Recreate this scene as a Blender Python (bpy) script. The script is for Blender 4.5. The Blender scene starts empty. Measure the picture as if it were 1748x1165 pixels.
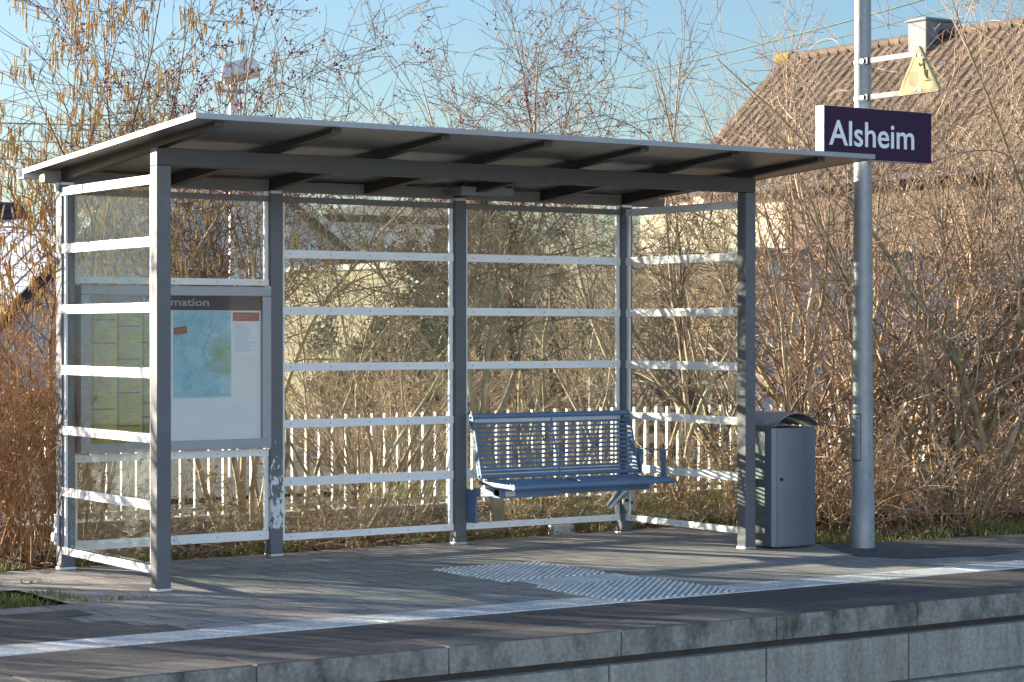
import bpy, bmesh, math, random
import numpy as np
from mathutils import Vector, Matrix

# ------------------------------------------------------------------ camera, sky, sun, exposure
S = bpy.context.scene
COL = S.collection
CAM = (-5.25175, -11.33394, 1.46275)
YAW, PITCH, FPX = math.radians(34.0724), math.radians(-0.22758), 3738.66
cam_data = bpy.data.cameras.new('camera')
cam_data.sensor_width = 36.0
cam_data.lens = FPX / 1748 * 36.0
cam_data.clip_start = 0.1
cam_data.clip_end = 3000
cam_data.dof.use_dof = True
cam_data.dof.focus_distance = 14.6
cam_data.dof.aperture_fstop = 6.3
cam = bpy.data.objects.new('camera', cam_data)
COL.objects.link(cam)
cam.location = CAM
cam.rotation_euler = (math.pi / 2 + PITCH, 0, -YAW)
S.camera = cam

SUN_AZ, SUN_EL = math.radians(-31), math.radians(10.5)      # azimuth clockwise from +Y
world = bpy.data.worlds.new('World')
S.world = world
world.use_nodes = True
wn = world.node_tree
bg = wn.nodes['Background']
sky = wn.nodes.new('ShaderNodeTexSky')
sky.sky_type = 'NISHITA'
sky.sun_disc = False
sky.sun_elevation = SUN_EL
sky.sun_rotation = SUN_AZ
sky.air_density = 1.0
sky.dust_density = 1.1
sky.ozone_density = 3.2
wn.links.new(sky.outputs[0], bg.inputs[0])
bg.inputs[1].default_value = 0.064
sun_data = bpy.data.lights.new('sun', 'SUN')
sun_data.energy = 5.0
sun_data.angle = math.radians(0.5)
sun_data.color = (1.0, 0.86, 0.69)
sun = bpy.data.objects.new('sun', sun_data)
COL.objects.link(sun)
sdir = Vector((math.sin(SUN_AZ) * math.cos(SUN_EL), math.cos(SUN_AZ) * math.cos(SUN_EL), math.sin(SUN_EL)))
sun.rotation_euler = sdir.to_track_quat('Z', 'Y').to_euler()
S.view_settings.view_transform = 'Standard'
S.view_settings.look = 'None'
S.view_settings.exposure = 1.93
S.view_settings.gamma = 1.0
S.view_settings.use_curve_mapping = False
S.render.engine = 'CYCLES'
S.cycles.use_denoising = True
S.cycles.max_bounces = 8
S.cycles.transparent_max_bounces = 24
S.cycles.caustics_reflective = False
S.cycles.caustics_refractive = False

# ------------------------------------------------------------------ helpers: materials
def new_mat(name):
    m = bpy.data.materials.new(name)
    m.use_nodes = True
    return m, m.node_tree.nodes, m.node_tree.links, m.node_tree.nodes['Principled BSDF']

def paint(name, col, rough=0.5, metal=0.0, var=0.12, scale=6.0, bump=0.0, bscale=60.0, spec=0.5):
    m, n, l, b = new_mat(name)
    b.inputs['Roughness'].default_value = rough
    b.inputs['Metallic'].default_value = metal
    b.inputs['Specular IOR Level'].default_value = spec
    tc = n.new('ShaderNodeTexCoord')
    nz = n.new('ShaderNodeTexNoise')
    nz.inputs['Scale'].default_value = scale
    nz.inputs['Detail'].default_value = 6
    nz.inputs['Roughness'].default_value = 0.65
    l.new(tc.outputs['Object'], nz.inputs['Vector'])
    r = n.new('ShaderNodeValToRGB')
    r.color_ramp.elements[0].position = 0.3
    r.color_ramp.elements[1].position = 0.7
    r.color_ramp.elements[0].color = tuple(c * (1 - var) for c in col) + (1,)
    r.color_ramp.elements[1].color = tuple(min(1, c * (1 + var)) for c in col) + (1,)
    l.new(nz.outputs['Fac'], r.inputs['Fac'])
    l.new(r.outputs['Color'], b.inputs['Base Color'])
    mr = n.new('ShaderNodeMapRange')
    mr.inputs['To Min'].default_value = max(0, rough - 0.08)
    mr.inputs['To Max'].default_value = min(1, rough + 0.12)
    l.new(nz.outputs['Fac'], mr.inputs['Value'])
    l.new(mr.outputs['Result'], b.inputs['Roughness'])
    if bump:
        n2 = n.new('ShaderNodeTexNoise')
        n2.inputs['Scale'].default_value = bscale
        n2.inputs['Detail'].default_value = 5
        l.new(tc.outputs['Object'], n2.inputs['Vector'])
        bp = n.new('ShaderNodeBump')
        bp.inputs['Strength'].default_value = bump
        bp.inputs['Distance'].default_value = 0.01
        l.new(n2.outputs['Fac'], bp.inputs['Height'])
        l.new(bp.outputs['Normal'], b.inputs['Normal'])
    return m

def bark(name, c0, c1, c2=None):
    """bark whose tone differs from twig to twig and in patches"""
    m, n, l, b = new_mat(name)
    b.inputs['Roughness'].default_value = 0.75
    b.inputs['Specular IOR Level'].default_value = 0.3
    g = n.new('ShaderNodeNewGeometry')
    tc = n.new('ShaderNodeTexCoord')
    nz = n.new('ShaderNodeTexNoise')
    nz.inputs['Scale'].default_value = 9
    nz.inputs['Detail'].default_value = 5
    l.new(tc.outputs['Object'], nz.inputs['Vector'])
    mx = n.new('ShaderNodeMath'); mx.operation = 'MULTIPLY_ADD'
    mx.inputs[1].default_value = 0.55
    l.new(g.outputs['Random Per Island'], mx.inputs[0])
    m2 = n.new('ShaderNodeMath'); m2.operation = 'MULTIPLY_ADD'
    m2.inputs[1].default_value = 1.1; m2.inputs[2].default_value = -0.3
    l.new(nz.outputs['Fac'], m2.inputs[0])
    l.new(m2.outputs[0], mx.inputs[2])
    r = n.new('ShaderNodeValToRGB')
    e = r.color_ramp.elements
    e[0].position = 0.1; e[0].color = c0 + (1,)
    e[1].position = 0.9; e[1].color = c1 + (1,)
    if c2:
        k = e.new(0.55); k.color = c2 + (1,)
    l.new(mx.outputs[0], r.inputs['Fac'])
    l.new(r.outputs['Color'], b.inputs['Base Color'])
    return m

def leafy(name, cols, rough=0.6, trans=0.25):
    m, n, l, b = new_mat(name)
    b.inputs['Roughness'].default_value = rough
    g = n.new('ShaderNodeNewGeometry')
    r = n.new('ShaderNodeValToRGB')
    e = r.color_ramp.elements
    e[0].position = 0.0; e[0].color = cols[0] + (1,)
    e[1].position = 1.0; e[1].color = cols[-1] + (1,)
    for i, c in enumerate(cols[1:-1]):
        k = e.new((i + 1) / (len(cols) - 1)); k.color = c + (1,)
    l.new(g.outputs['Random Per Island'], r.inputs['Fac'])
    l.new(r.outputs['Color'], b.inputs['Base Color'])
    if trans:
        t = n.new('ShaderNodeBsdfTranslucent')
        l.new(r.outputs['Color'], t.inputs['Color'])
        mix = n.new('ShaderNodeMixShader')
        mix.inputs[0].default_value = trans
        l.new(b.outputs[0], mix.inputs[1]); l.new(t.outputs[0], mix.inputs[2])
        l.new(mix.outputs[0], n['Material Output'].inputs[0])
    return m

def glass_mat(name, dust=0.05, tint=(0.93, 0.97, 0.94), refl=0.026):
    m, n, l, b = new_mat(name)
    n.remove(b)
    tr = n.new('ShaderNodeBsdfTransparent'); tr.inputs[0].default_value = tint + (1,)
    gl = n.new('ShaderNodeBsdfGlossy'); gl.inputs['Roughness'].default_value = 0.02
    gl.inputs['Color'].default_value = (1, 1, 1, 1)
    lw = n.new('ShaderNodeLayerWeight'); lw.inputs['Blend'].default_value = 0.5
    pw = n.new('ShaderNodeMath'); pw.operation = 'POWER'; pw.inputs[1].default_value = 4.0
    l.new(lw.outputs['Facing'], pw.inputs[0])
    fr = n.new('ShaderNodeMath'); fr.operation = 'MULTIPLY_ADD'; fr.inputs[1].default_value = 0.8; fr.inputs[2].default_value = refl
    l.new(pw.outputs[0], fr.inputs[0])
    mx = n.new('ShaderNodeMixShader')
    l.new(fr.outputs[0], mx.inputs[0]); l.new(tr.outputs[0], mx.inputs[1]); l.new(gl.outputs[0], mx.inputs[2])
    df = n.new('ShaderNodeBsdfDiffuse'); df.inputs[0].default_value = (0.75, 0.74, 0.66, 1)
    tl = n.new('ShaderNodeBsdfTranslucent'); tl.inputs[0].default_value = (0.75, 0.74, 0.66, 1)
    md = n.new('ShaderNodeMixShader'); md.inputs[0].default_value = 0.5
    l.new(df.outputs[0], md.inputs[1]); l.new(tl.outputs[0], md.inputs[2])
    tc = n.new('ShaderNodeTexCoord')
    mp = n.new('ShaderNodeMapping'); mp.inputs['Scale'].default_value = (1.6, 1.6, 3.2)
    l.new(tc.outputs['Object'], mp.inputs['Vector'])
    nz = n.new('ShaderNodeTexNoise'); nz.inputs['Scale'].default_value = 1.7; nz.inputs['Detail'].default_value = 7
    nz.inputs['Roughness'].default_value = 0.7
    l.new(mp.outputs[0], nz.inputs['Vector'])
    r = n.new('ShaderNodeMapRange')
    r.inputs['From Min'].default_value = 0.35; r.inputs['From Max'].default_value = 0.75
    r.inputs['To Min'].default_value = dust * 0.35; r.inputs['To Max'].default_value = dust * 2.2
    l.new(nz.outputs['Fac'], r.inputs['Value'])
    m2 = n.new('ShaderNodeMixShader')
    l.new(r.outputs[0], m2.inputs[0]); l.new(mx.outputs[0], m2.inputs[1]); l.new(md.outputs[0], m2.inputs[2])
    l.new(m2.outputs[0], n['Material Output'].inputs[0])
    return m

def paving_mat(name, c0, c1, joint, bw, bh, dark=0.5, off=0.5, msize=0.006):
    m, n, l, b = new_mat(name)
    tc = n.new('ShaderNodeTexCoord')
    br = n.new('ShaderNodeTexBrick')
    br.offset = off
    br.inputs['Color1'].default_value = c0 + (1,)
    br.inputs['Color2'].default_value = c1 + (1,)
    br.inputs['Mortar'].default_value = joint + (1,)
    br.inputs['Scale'].default_value = 1.0
    br.inputs['Mortar Size'].default_value = msize
    br.inputs['Mortar Smooth'].default_value = 0.3
    br.inputs['Bias'].default_value = 0.0
    br.inputs['Brick Width'].default_value = bw
    br.inputs['Row Height'].default_value = bh
    wob = n.new('ShaderNodeTexNoise'); wob.inputs['Scale'].default_value = 3.0
    l.new(tc.outputs['Object'], wob.inputs['Vector'])
    va = n.new('ShaderNodeVectorMath'); va.operation = 'SCALE'; va.inputs['Scale'].default_value = 0.012
    l.new(wob.outputs['Color'], va.inputs[0])
    vb = n.new('ShaderNodeVectorMath'); vb.operation = 'ADD'
    l.new(tc.outputs['Object'], vb.inputs[0]); l.new(va.outputs[0], vb.inputs[1])
    l.new(vb.outputs[0], br.inputs['Vector'])
    nz = n.new('ShaderNodeTexNoise'); nz.inputs['Scale'].default_value = 1.4; nz.inputs['Detail'].default_value = 9
    nz.inputs['Roughness'].default_value = 0.72
    l.new(tc.outputs['Object'], nz.inputs['Vector'])
    r = n.new('ShaderNodeMapRange')
    r.inputs['From Min'].default_value = 0.3; r.inputs['From Max'].default_value = 0.7
    r.inputs['To Min'].default_value = 1 - dark; r.inputs['To Max'].default_value = 1.15
    l.new(nz.outputs['Fac'], r.inputs['Value'])
    sp = n.new('ShaderNodeTexNoise'); sp.inputs['Scale'].default_value = 55; sp.inputs['Detail'].default_value = 4
    l.new(tc.outputs['Object'], sp.inputs['Vector'])
    r2 = n.new('ShaderNodeMapRange')
    r2.inputs['From Min'].default_value = 0.3; r2.inputs['From Max'].default_value = 0.72
    r2.inputs['To Min'].default_value = 0.72; r2.inputs['To Max'].default_value = 1.25
    l.new(sp.outputs['Fac'], r2.inputs['Value'])
    mm = n.new('ShaderNodeMath'); mm.operation = 'MULTIPLY'
    l.new(r.outputs[0], mm.inputs[0]); l.new(r2.outputs[0], mm.inputs[1])
    vs = n.new('ShaderNodeVectorMath'); vs.operation = 'SCALE'
    l.new(br.outputs['Color'], vs.inputs[0]); l.new(mm.outputs[0], vs.inputs['Scale'])
    l.new(vs.outputs[0], b.inputs['Base Color'])
    b.inputs['Roughness'].default_value = 0.82
    hm = n.new('ShaderNodeMath'); hm.operation = 'MULTIPLY_ADD'; hm.inputs[1].default_value = -1.0
    l.new(br.outputs['Fac'], hm.inputs[0])
    hs = n.new('ShaderNodeMath'); hs.operation = 'MULTIPLY'; hs.inputs[1].default_value = 0.35
    l.new(sp.outputs['Fac'], hs.inputs[0]); l.new(hs.outputs[0], hm.inputs[2])
    bp = n.new('ShaderNodeBump'); bp.inputs['Strength'].default_value = 0.6; bp.inputs['Distance'].default_value = 0.006
    l.new(hm.outputs[0], bp.inputs['Height'])
    l.new(bp.outputs['Normal'], b.inputs['Normal'])
    return m

def stained(name, col, stain, scale=(1.2, 1.2, 5.0), amount=0.6, rough=0.85, bump=0.3):
    """concrete with weather stains"""
    m, n, l, b = new_mat(name)
    tc = n.new('ShaderNodeTexCoord')
    mp = n.new('ShaderNodeMapping'); mp.inputs['Scale'].default_value = scale
    l.new(tc.outputs['Object'], mp.inputs[0])
    nz = n.new('ShaderNodeTexNoise'); nz.inputs['Scale'].default_value = 2.2; nz.inputs['Detail'].default_value = 9
    nz.inputs['Roughness'].default_value = 0.72
    l.new(mp.outputs[0], nz.inputs['Vector'])
    r = n.new('ShaderNodeMapRange')
    r.inputs['From Min'].default_value = 0.42; r.inputs['From Max'].default_value = 0.66
    r.inputs['To Max'].default_value = amount
    l.new(nz.outputs['Fac'], r.inputs['Value'])
    mx = n.new('ShaderNodeMix'); mx.data_type = 'RGBA'
    mx.inputs['A'].default_value = col + (1,); mx.inputs['B'].default_value = stain + (1,)
    l.new(r.outputs[0], mx.inputs['Factor'])
    sp = n.new('ShaderNodeTexNoise'); sp.inputs['Scale'].default_value = 40; sp.inputs['Detail'].default_value = 5
    l.new(tc.outputs['Object'], sp.inputs['Vector'])
    r2 = n.new('ShaderNodeMapRange')
    r2.inputs['From Min'].default_value = 0.3; r2.inputs['From Max'].default_value = 0.7
    r2.inputs['To Min'].default_value = 0.75; r2.inputs['To Max'].default_value = 1.2
    l.new(sp.outputs['Fac'], r2.inputs['Value'])
    vs = n.new('ShaderNodeVectorMath'); vs.operation = 'SCALE'
    l.new(mx.outputs['Result'], vs.inputs[0]); l.new(r2.outputs[0], vs.inputs['Scale'])
    l.new(vs.outputs[0], b.inputs['Base Color'])
    b.inputs['Roughness'].default_value = rough
    bp = n.new('ShaderNodeBump'); bp.inputs['Strength'].default_value = bump; bp.inputs['Distance'].default_value = 0.01
    l.new(sp.outputs['Fac'], bp.inputs['Height']); l.new(bp.outputs['Normal'], b.inputs['Normal'])
    return m

def ridged_mat(name, col, col2, freq, direction='X'):
    m, n, l, b = new_mat(name)
    tc = n.new('ShaderNodeTexCoord')
    wv = n.new('ShaderNodeTexWave'); wv.wave_type = 'BANDS'; wv.bands_direction = direction
    wv.inputs['Scale'].default_value = freq; wv.inputs['Distortion'].default_value = 0.3
    l.new(tc.outputs['Object'], wv.inputs['Vector'])
    nz = n.new('ShaderNodeTexNoise'); nz.inputs['Scale'].default_value = 2.5; nz.inputs['Detail'].default_value = 9
    nz.inputs['Roughness'].default_value = 0.75
    l.new(tc.outputs['Object'], nz.inputs['Vector'])
    r = n.new('ShaderNodeMapRange'); r.inputs['From Min'].default_value = 0.35; r.inputs['From Max'].default_value = 0.65
    l.new(nz.outputs['Fac'], r.inputs['Value'])
    mx = n.new('ShaderNodeMix'); mx.data_type = 'RGBA'
    mx.inputs['A'].default_value = col + (1,); mx.inputs['B'].default_value = col2 + (1,)
    l.new(r.outputs[0], mx.inputs['Factor'])
    l.new(mx.outputs['Result'], b.inputs['Base Color'])
    b.inputs['Roughness'].default_value = 0.85
    bp = n.new('ShaderNodeBump'); bp.inputs['Strength'].default_value = 1.0; bp.inputs['Distance'].default_value = 0.008
    l.new(wv.outputs['Fac'], bp.inputs['Height']); l.new(bp.outputs['Normal'], b.inputs['Normal'])
    return m

def peeling_mat(name, col, bare):
    """grey paint peeled off one post in ragged flakes between shin and chest height"""
    m, n, l, b = new_mat(name)
    tc = n.new('ShaderNodeTexCoord')
    mp = n.new('ShaderNodeMapping'); mp.inputs['Scale'].default_value = (44, 44, 20)
    l.new(tc.outputs['Object'], mp.inputs[0])
    nz = n.new('ShaderNodeTexNoise'); nz.inputs['Scale'].default_value = 1.0; nz.inputs['Detail'].default_value = 5
    nz.inputs['Roughness'].default_value = 0.6
    l.new(mp.outputs[0], nz.inputs['Vector'])
    sx = n.new('ShaderNodeSeparateXYZ'); l.new(tc.outputs['Object'], sx.inputs[0])
    up = n.new('ShaderNodeMapRange')
    up.inputs['From Min'].default_value = 1.15; up.inputs['From Max'].default_value = 0.35
    up.inputs['To Min'].default_value = -0.2; up.inputs['To Max'].default_value = 0.22
    l.new(sx.outputs['Z'], up.inputs['Value'])
    lo = n.new('ShaderNodeMapRange')
    lo.inputs['From Min'].default_value = 0.14; lo.inputs['From Max'].default_value = 0.19
    lo.inputs['To Min'].default_value = -0.5; lo.inputs['To Max'].default_value = 0.0
    l.new(sx.outputs['Z'], lo.inputs['Value'])
    xr = n.new('ShaderNodeMapRange')
    xr.inputs['From Min'].default_value = 1.455; xr.inputs['From Max'].default_value = 1.53
    xr.inputs['To Min'].default_value = -0.12; xr.inputs['To Max'].default_value = 0.1
    l.new(sx.outputs['X'], xr.inputs['Value'])
    a = n.new('ShaderNodeMath'); l.new(nz.outputs['Fac'], a.inputs[0]); l.new(up.outputs[0], a.inputs[1])
    a2 = n.new('ShaderNodeMath'); l.new(a.outputs[0], a2.inputs[0]); l.new(lo.outputs[0], a2.inputs[1])
    a3 = n.new('ShaderNodeMath'); l.new(a2.outputs[0], a3.inputs[0]); l.new(xr.outputs[0], a3.inputs[1])
    st = n.new('ShaderNodeMath'); st.operation = 'GREATER_THAN'; st.inputs[1].default_value = 0.55
    l.new(a3.outputs[0], st.inputs[0])
    mx = n.new('ShaderNodeMix'); mx.data_type = 'RGBA'
    mx.inputs['A'].default_value = col + (1,); mx.inputs['B'].default_value = bare + (1,)
    l.new(st.outputs[0], mx.inputs['Factor']); l.new(mx.outputs['Result'], b.inputs['Base Color'])
    b.inputs['Roughness'].default_value = 0.5
    return m

def tile_mat(name, c0, c1, c2):
    m, n, l, b = new_mat(name)
    tc = n.new('ShaderNodeTexCoord')
    g = n.new('ShaderNodeNewGeometry')
    nz = n.new('ShaderNodeTexNoise'); nz.inputs['Scale'].default_value = 0.9; nz.inputs['Detail'].default_value = 8
    nz.inputs['Roughness'].default_value = 0.7
    l.new(tc.outputs['Object'], nz.inputs['Vector'])
    a = n.new('ShaderNodeMath'); a.operation = 'MULTIPLY_ADD'; a.inputs[1].default_value = 0.3
    l.new(g.outputs['Random Per Island'], a.inputs[0]); l.new(nz.outputs['Fac'], a.inputs[2])
    r = n.new('ShaderNodeValToRGB'); e = r.color_ramp.elements
    e[0].position = 0.35; e[0].color = c0 + (1,); e[1].position = 0.95; e[1].color = c2 + (1,)
    k = e.new(0.65); k.color = c1 + (1,)
    l.new(a.outputs[0], r.inputs['Fac']); l.new(r.outputs['Color'], b.inputs['Base Color'])
    b.inputs['Roughness'].default_value = 0.85
    return m

M = {}
M['post'] = paint('grey_post_paint', (0.13, 0.138, 0.15), 0.6, 0.0, 0.12, 5, spec=0.3)
M['peel'] = peeling_mat('peeling_post_paint', (0.13, 0.138, 0.15), (0.72, 0.73, 0.74))
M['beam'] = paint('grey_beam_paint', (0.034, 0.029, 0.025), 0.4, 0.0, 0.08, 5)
M['roofmetal'] = paint('roof_sheet_metal', (0.32, 0.32, 0.315), 0.32, 0.85, 0.1, 3)
M['trim'] = paint('light_aluminium', (0.62, 0.63, 0.65), 0.4, 0.3, 0.07, 6)
M['rail'] = paint('light_grey_rail', (0.84, 0.84, 0.85), 0.45, 0.0, 0.06, 7)
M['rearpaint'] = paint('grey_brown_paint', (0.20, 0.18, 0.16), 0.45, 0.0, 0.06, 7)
M['armsteel'] = paint('dull_arm_steel', (0.34, 0.345, 0.35), 0.75, 0.0, 0.1, 12, spec=0.15)
M['rooftrim'] = paint('roof_edge_metal', (0.30, 0.31, 0.33), 0.45, 0.3, 0.07, 6)
M['steel'] = paint('stainless_steel', (0.55, 0.55, 0.56), 0.35, 0.9, 0.1, 12)
M['glass'] = glass_mat('dusty_glass', 0.010)
M['glass_side'] = glass_mat('dusty_side_glass', 0.007, refl=0.016)
M['boardglass'] = glass_mat('case_glass', 0.012, (0.98, 0.98, 0.98), 0.02)
M['boardframe'] = paint('case_frame_grey', (0.33, 0.34, 0.36), 0.38, 0.2, 0.05, 5)
M['boardback'] = paint('case_backing_white', (0.78, 0.81, 0.83), 0.6, 0, 0.06, 3)
M['header'] = paint('case_header_brown', (0.075, 0.05, 0.055), 0.5, 0, 0.1, 3)
M['yellow'] = paint('timetable_yellow', (0.44, 0.37, 0.03), 0.6, 0, 0.07, 4)
M['ink'] = paint('print_black', (0.03, 0.03, 0.035), 0.6, 0, 0.1, 4)
M['fineink'] = paint('fine_print_olive', (0.17, 0.145, 0.03), 0.6, 0, 0.2, 30)
M['mapblue'] = None
M['red'] = paint('print_red', (0.40, 0.12, 0.095), 0.6, 0, 0.12, 9)
M['paper'] = paint('paper_white', (0.76, 0.82, 0.86), 0.6, 0, 0.05, 4)
M['paperink'] = paint('paper_grey_print', (0.36, 0.46, 0.54), 0.6, 0, 0.1, 20)
M['white'] = paint('lettering_white', (0.80, 0.82, 0.84), 0.5, 0, 0.02, 4)
M['lettergrey'] = paint('lettering_grey', (0.42, 0.42, 0.42), 0.5, 0, 0.05, 4)
M['blue'] = paint('bench_blue', (0.12, 0.20, 0.335), 0.38, 0, 0.1, 6)
M['bin'] = paint('bin_grey', (0.15, 0.165, 0.195), 0.36, 0.25, 0.06, 4)
M['binhood'] = paint('bin_hood_metal', (0.30, 0.31, 0.33), 0.4, 0.6, 0.1, 6)
M['black'] = paint('black_plastic', (0.02, 0.02, 0.022), 0.5, 0, 0.1, 5)
M['galv'] = paint('galvanised_steel', (0.27, 0.285, 0.30), 0.45, 0.35, 0.16, 14, 0.12, 45)
M['sign'] = paint('sign_dark_purple', (0.036, 0.015, 0.045), 0.6, 0, 0.08, 3, spec=0.2)
M['signside'] = paint('sign_case_white', (0.78, 0.76, 0.76), 0.45, 0, 0.03, 3)
M['warn'] = paint('faded_warning_yellow', (0.40, 0.355, 0.20), 0.8, 0, 0.04, 9, spec=0.1)
M['warnrim'] = paint('warning_rim_grey', (0.30, 0.285, 0.21), 0.8, 0, 0.12, 12, spec=0.1)
M['pale_red'] = paint('faded_red_print', (0.42, 0.27, 0.18), 0.8, 0, 0.15, 20, spec=0.1)
M['pict'] = paint('faded_pictogram_ink', (0.16, 0.135, 0.08), 0.8, 0, 0.1, 6, spec=0.1)
M['lampgrey'] = paint('light_fitting_grey', (0.27, 0.265, 0.26), 0.45, 0.2, 0.08, 8)
M['paving'] = paving_mat('grey_paving', (0.44, 0.41, 0.385), (0.37, 0.345, 0.325), (0.09, 0.085, 0.08), 0.31, 0.27, 0.4, msize=0.0065)
M['darkpaving'] = paving_mat('dark_paving', (0.135, 0.12, 0.115), (0.105, 0.095, 0.092), (0.035, 0.032, 0.03), 0.6, 0.285, 0.4)
M['asphalt'] = paint('asphalt', (0.125, 0.118, 0.115), 0.9, 0, 0.25, 9, 0.4, 120)
M['line'] = stained('white_guidance_strip', (0.80, 0.80, 0.78), (0.30, 0.29, 0.28), (3, 3, 3), 0.55, 0.7, 0.25)
M['tact'] = stained('white_tactile_concrete', (0.90, 0.89, 0.86), (0.52, 0.50, 0.47), (5, 5, 5), 0.45, 0.75, 0.25)
M['tactbase'] = stained('tactile_base_concrete', (0.52, 0.51, 0.48), (0.16, 0.155, 0.15), (5, 5, 5), 0.7, 0.8, 0.3)  # base darker than the ribs for shade and dirt in the gaps
M['ridged'] = ridged_mat('ridged_edge_concrete', (0.21, 0.20, 0.185), (0.10, 0.097, 0.092), 17.0)
M['edge'] = stained('edge_concrete', (0.27, 0.26, 0.235), (0.028, 0.028, 0.027), (2.6, 1.6, 1.4), 0.92)
M['wall'] = stained('platform_wall_concrete', (0.34, 0.33, 0.30), (0.15, 0.145, 0.135), (4.0, 1.3, 0.6), 0.75)
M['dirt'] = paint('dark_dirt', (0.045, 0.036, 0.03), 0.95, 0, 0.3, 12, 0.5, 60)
M['soil'] = paint('leafy_soil', (0.085, 0.062, 0.042), 0.95, 0, 0.4, 5, 0.8, 30)
M['ballast'] = paint('track_ballast', (0.30, 0.275, 0.25), 0.95, 0, 0.35, 22, 1.0, 22)
M['drygrass'] = paint('dry_grass_bank', (0.23, 0.23, 0.18), 0.95, 0, 0.35, 1.5, 0.6, 8)
M['station_render'] = paint('pale_blue_station_render', (0.46, 0.62, 0.86), 0.9, 0, 0.05, 0.7)  # blue tint cools the light bounced off the added building
M['cladding'] = paint('brown_wood_cladding', (0.10, 0.068, 0.045), 0.85, 0, 0.2, 2)  # dark brown of the panels that darken two walls
M['navyroof'] = paint('dark_blue_roof', (0.03, 0.04, 0.065), 0.6, 0, 0.15, 2)
M['road'] = paint('street_asphalt', (0.085, 0.085, 0.09), 0.9, 0, 0.2, 3)
M['pickets'] = paint('fence_white_paint', (0.72, 0.71, 0.69), 0.5, 0, 0.06, 7)
M['plinth'] = stained('plinth_concrete', (0.42, 0.41, 0.39), (0.2, 0.19, 0.18), (1.5, 1.5, 3), 0.7)
M['render_white'] = paint('white_house_render', (0.80, 0.84, 0.90), 0.9, 0, 0.06, 0.8)
M['render_cream'] = paint('cream_house_render', (0.68, 0.60, 0.47), 0.9, 0, 0.08, 0.8)
M['render_beige'] = paint('beige_wall_render', (0.22, 0.195, 0.135), 0.9, 0, 0.15, 1.5)
M['darkroof'] = tile_mat('dark_roof', (0.035, 0.035, 0.04), (0.05, 0.05, 0.056), (0.075, 0.075, 0.085))
M['frostroof'] = paint('pale_sheet_roof', (0.36, 0.42, 0.52), 0.45, 0.1, 0.08, 1.0)
M['tile'] = tile_mat('brown_roof_tile', (0.085, 0.063, 0.048), (0.13, 0.096, 0.073), (0.20, 0.155, 0.11))
M['moss'] = paint('mossy_ridge', (0.30, 0.23, 0.06), 0.9, 0, 0.3, 3)
M['winframe'] = paint('window_frame_white', (0.7, 0.7, 0.7), 0.5, 0, 0.03, 2)
M['pane'] = paint('window_pane_dark', (0.03, 0.035, 0.04), 0.08, 0, 0.1, 1)
M['shutter'] = paint('shutter_orange_brown', (0.30, 0.12, 0.04), 0.6, 0, 0.1, 4)
M['zinc'] = paint('chimney_zinc', (0.26, 0.265, 0.285), 0.8, 0.0, 0.1, 2)
M['cable'] = paint('cable_dark_green', (0.03, 0.09, 0.09), 0.6, 0, 0.1, 2)
M['lampwhite'] = paint('lamp_head_white', (0.82, 0.82, 0.82), 0.45, 0, 0.08, 6)
M['lampbowl'] = paint('lamp_bowl_plastic', (0.50, 0.47, 0.43), 0.3, 0, 0.06, 6)
M['bark_pale'] = bark('pale_bark', (0.22, 0.175, 0.12), (0.52, 0.43, 0.31), (0.38, 0.30, 0.21))
M['bark_grey'] = bark('grey_brown_bark', (0.08, 0.06, 0.045), (0.34, 0.25, 0.185), (0.25, 0.19, 0.135))
M['bark_tan'] = bark('tan_bark', (0.13, 0.09, 0.06), (0.62, 0.47, 0.34), (0.45, 0.335, 0.235))
M['bark_rust'] = bark('rusty_twig_bark', (0.24, 0.125, 0.065), (0.66, 0.42, 0.24), (0.46, 0.26, 0.13))
M['bark_moss'] = bark('lichened_bark', (0.10, 0.08, 0.04), (0.54, 0.44, 0.30), (0.36, 0.285, 0.16))
M['bark_red'] = bark('reddish_twig_bark', (0.09, 0.05, 0.04), (0.27, 0.165, 0.125), (0.22, 0.135, 0.10))
M['catkin'] = leafy('golden_catkin', [(0.44, 0.25, 0.08), (0.62, 0.39, 0.12), (0.72, 0.52, 0.20), (0.52, 0.31, 0.14)], 0.8, 0.15)
M['berry'] = leafy('dark_red_berry', [(0.18, 0.010, 0.02), (0.28, 0.02, 0.035), (0.14, 0.012, 0.025)], 0.35, 0)
M['dryleaf'] = leafy('dry_leaf', [(0.28, 0.12, 0.04), (0.46, 0.24, 0.07), (0.50, 0.36, 0.12), (0.30, 0.26, 0.08)], 0.8, 0.3)
M['litter'] = leafy('fallen_leaf', [(0.10, 0.055, 0.03), (0.20, 0.11, 0.05), (0.28, 0.18, 0.10), (0.14, 0.085, 0.05)], 0.85, 0.1)
M['grass'] = leafy('grass_blade', [(0.08, 0.13, 0.025), (0.14, 0.20, 0.04), (0.22, 0.25, 0.07), (0.32, 0.27, 0.12)], 0.6, 0.35)
M['ever'] = leafy('evergreen_leaf', [(0.016, 0.034, 0.016), (0.03, 0.055, 0.022), (0.05, 0.075, 0.028)], 0.45, 0.15)

# ------------------------------------------------------------------ helpers: objects and meshes
ORIGIN = {}

def tag(o, label=None, cat=None, group=None, kind=None):
    if label: o['label'] = label
    if cat: o['category'] = cat
    if group: o['group'] = group
    if kind: o['kind'] = kind
    return o

def thing(name, label, cat, loc=(0, 0, 0), group=None, rz=0.0):
    o = bpy.data.objects.new(name, None)
    o.empty_display_size = 0.2
    COL.objects.link(o)
    o.location = loc
    o.rotation_euler = (0, 0, rz)
    tag(o, label, cat, group)
    ORIGIN[o.name] = Vector(loc)
    return o

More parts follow.
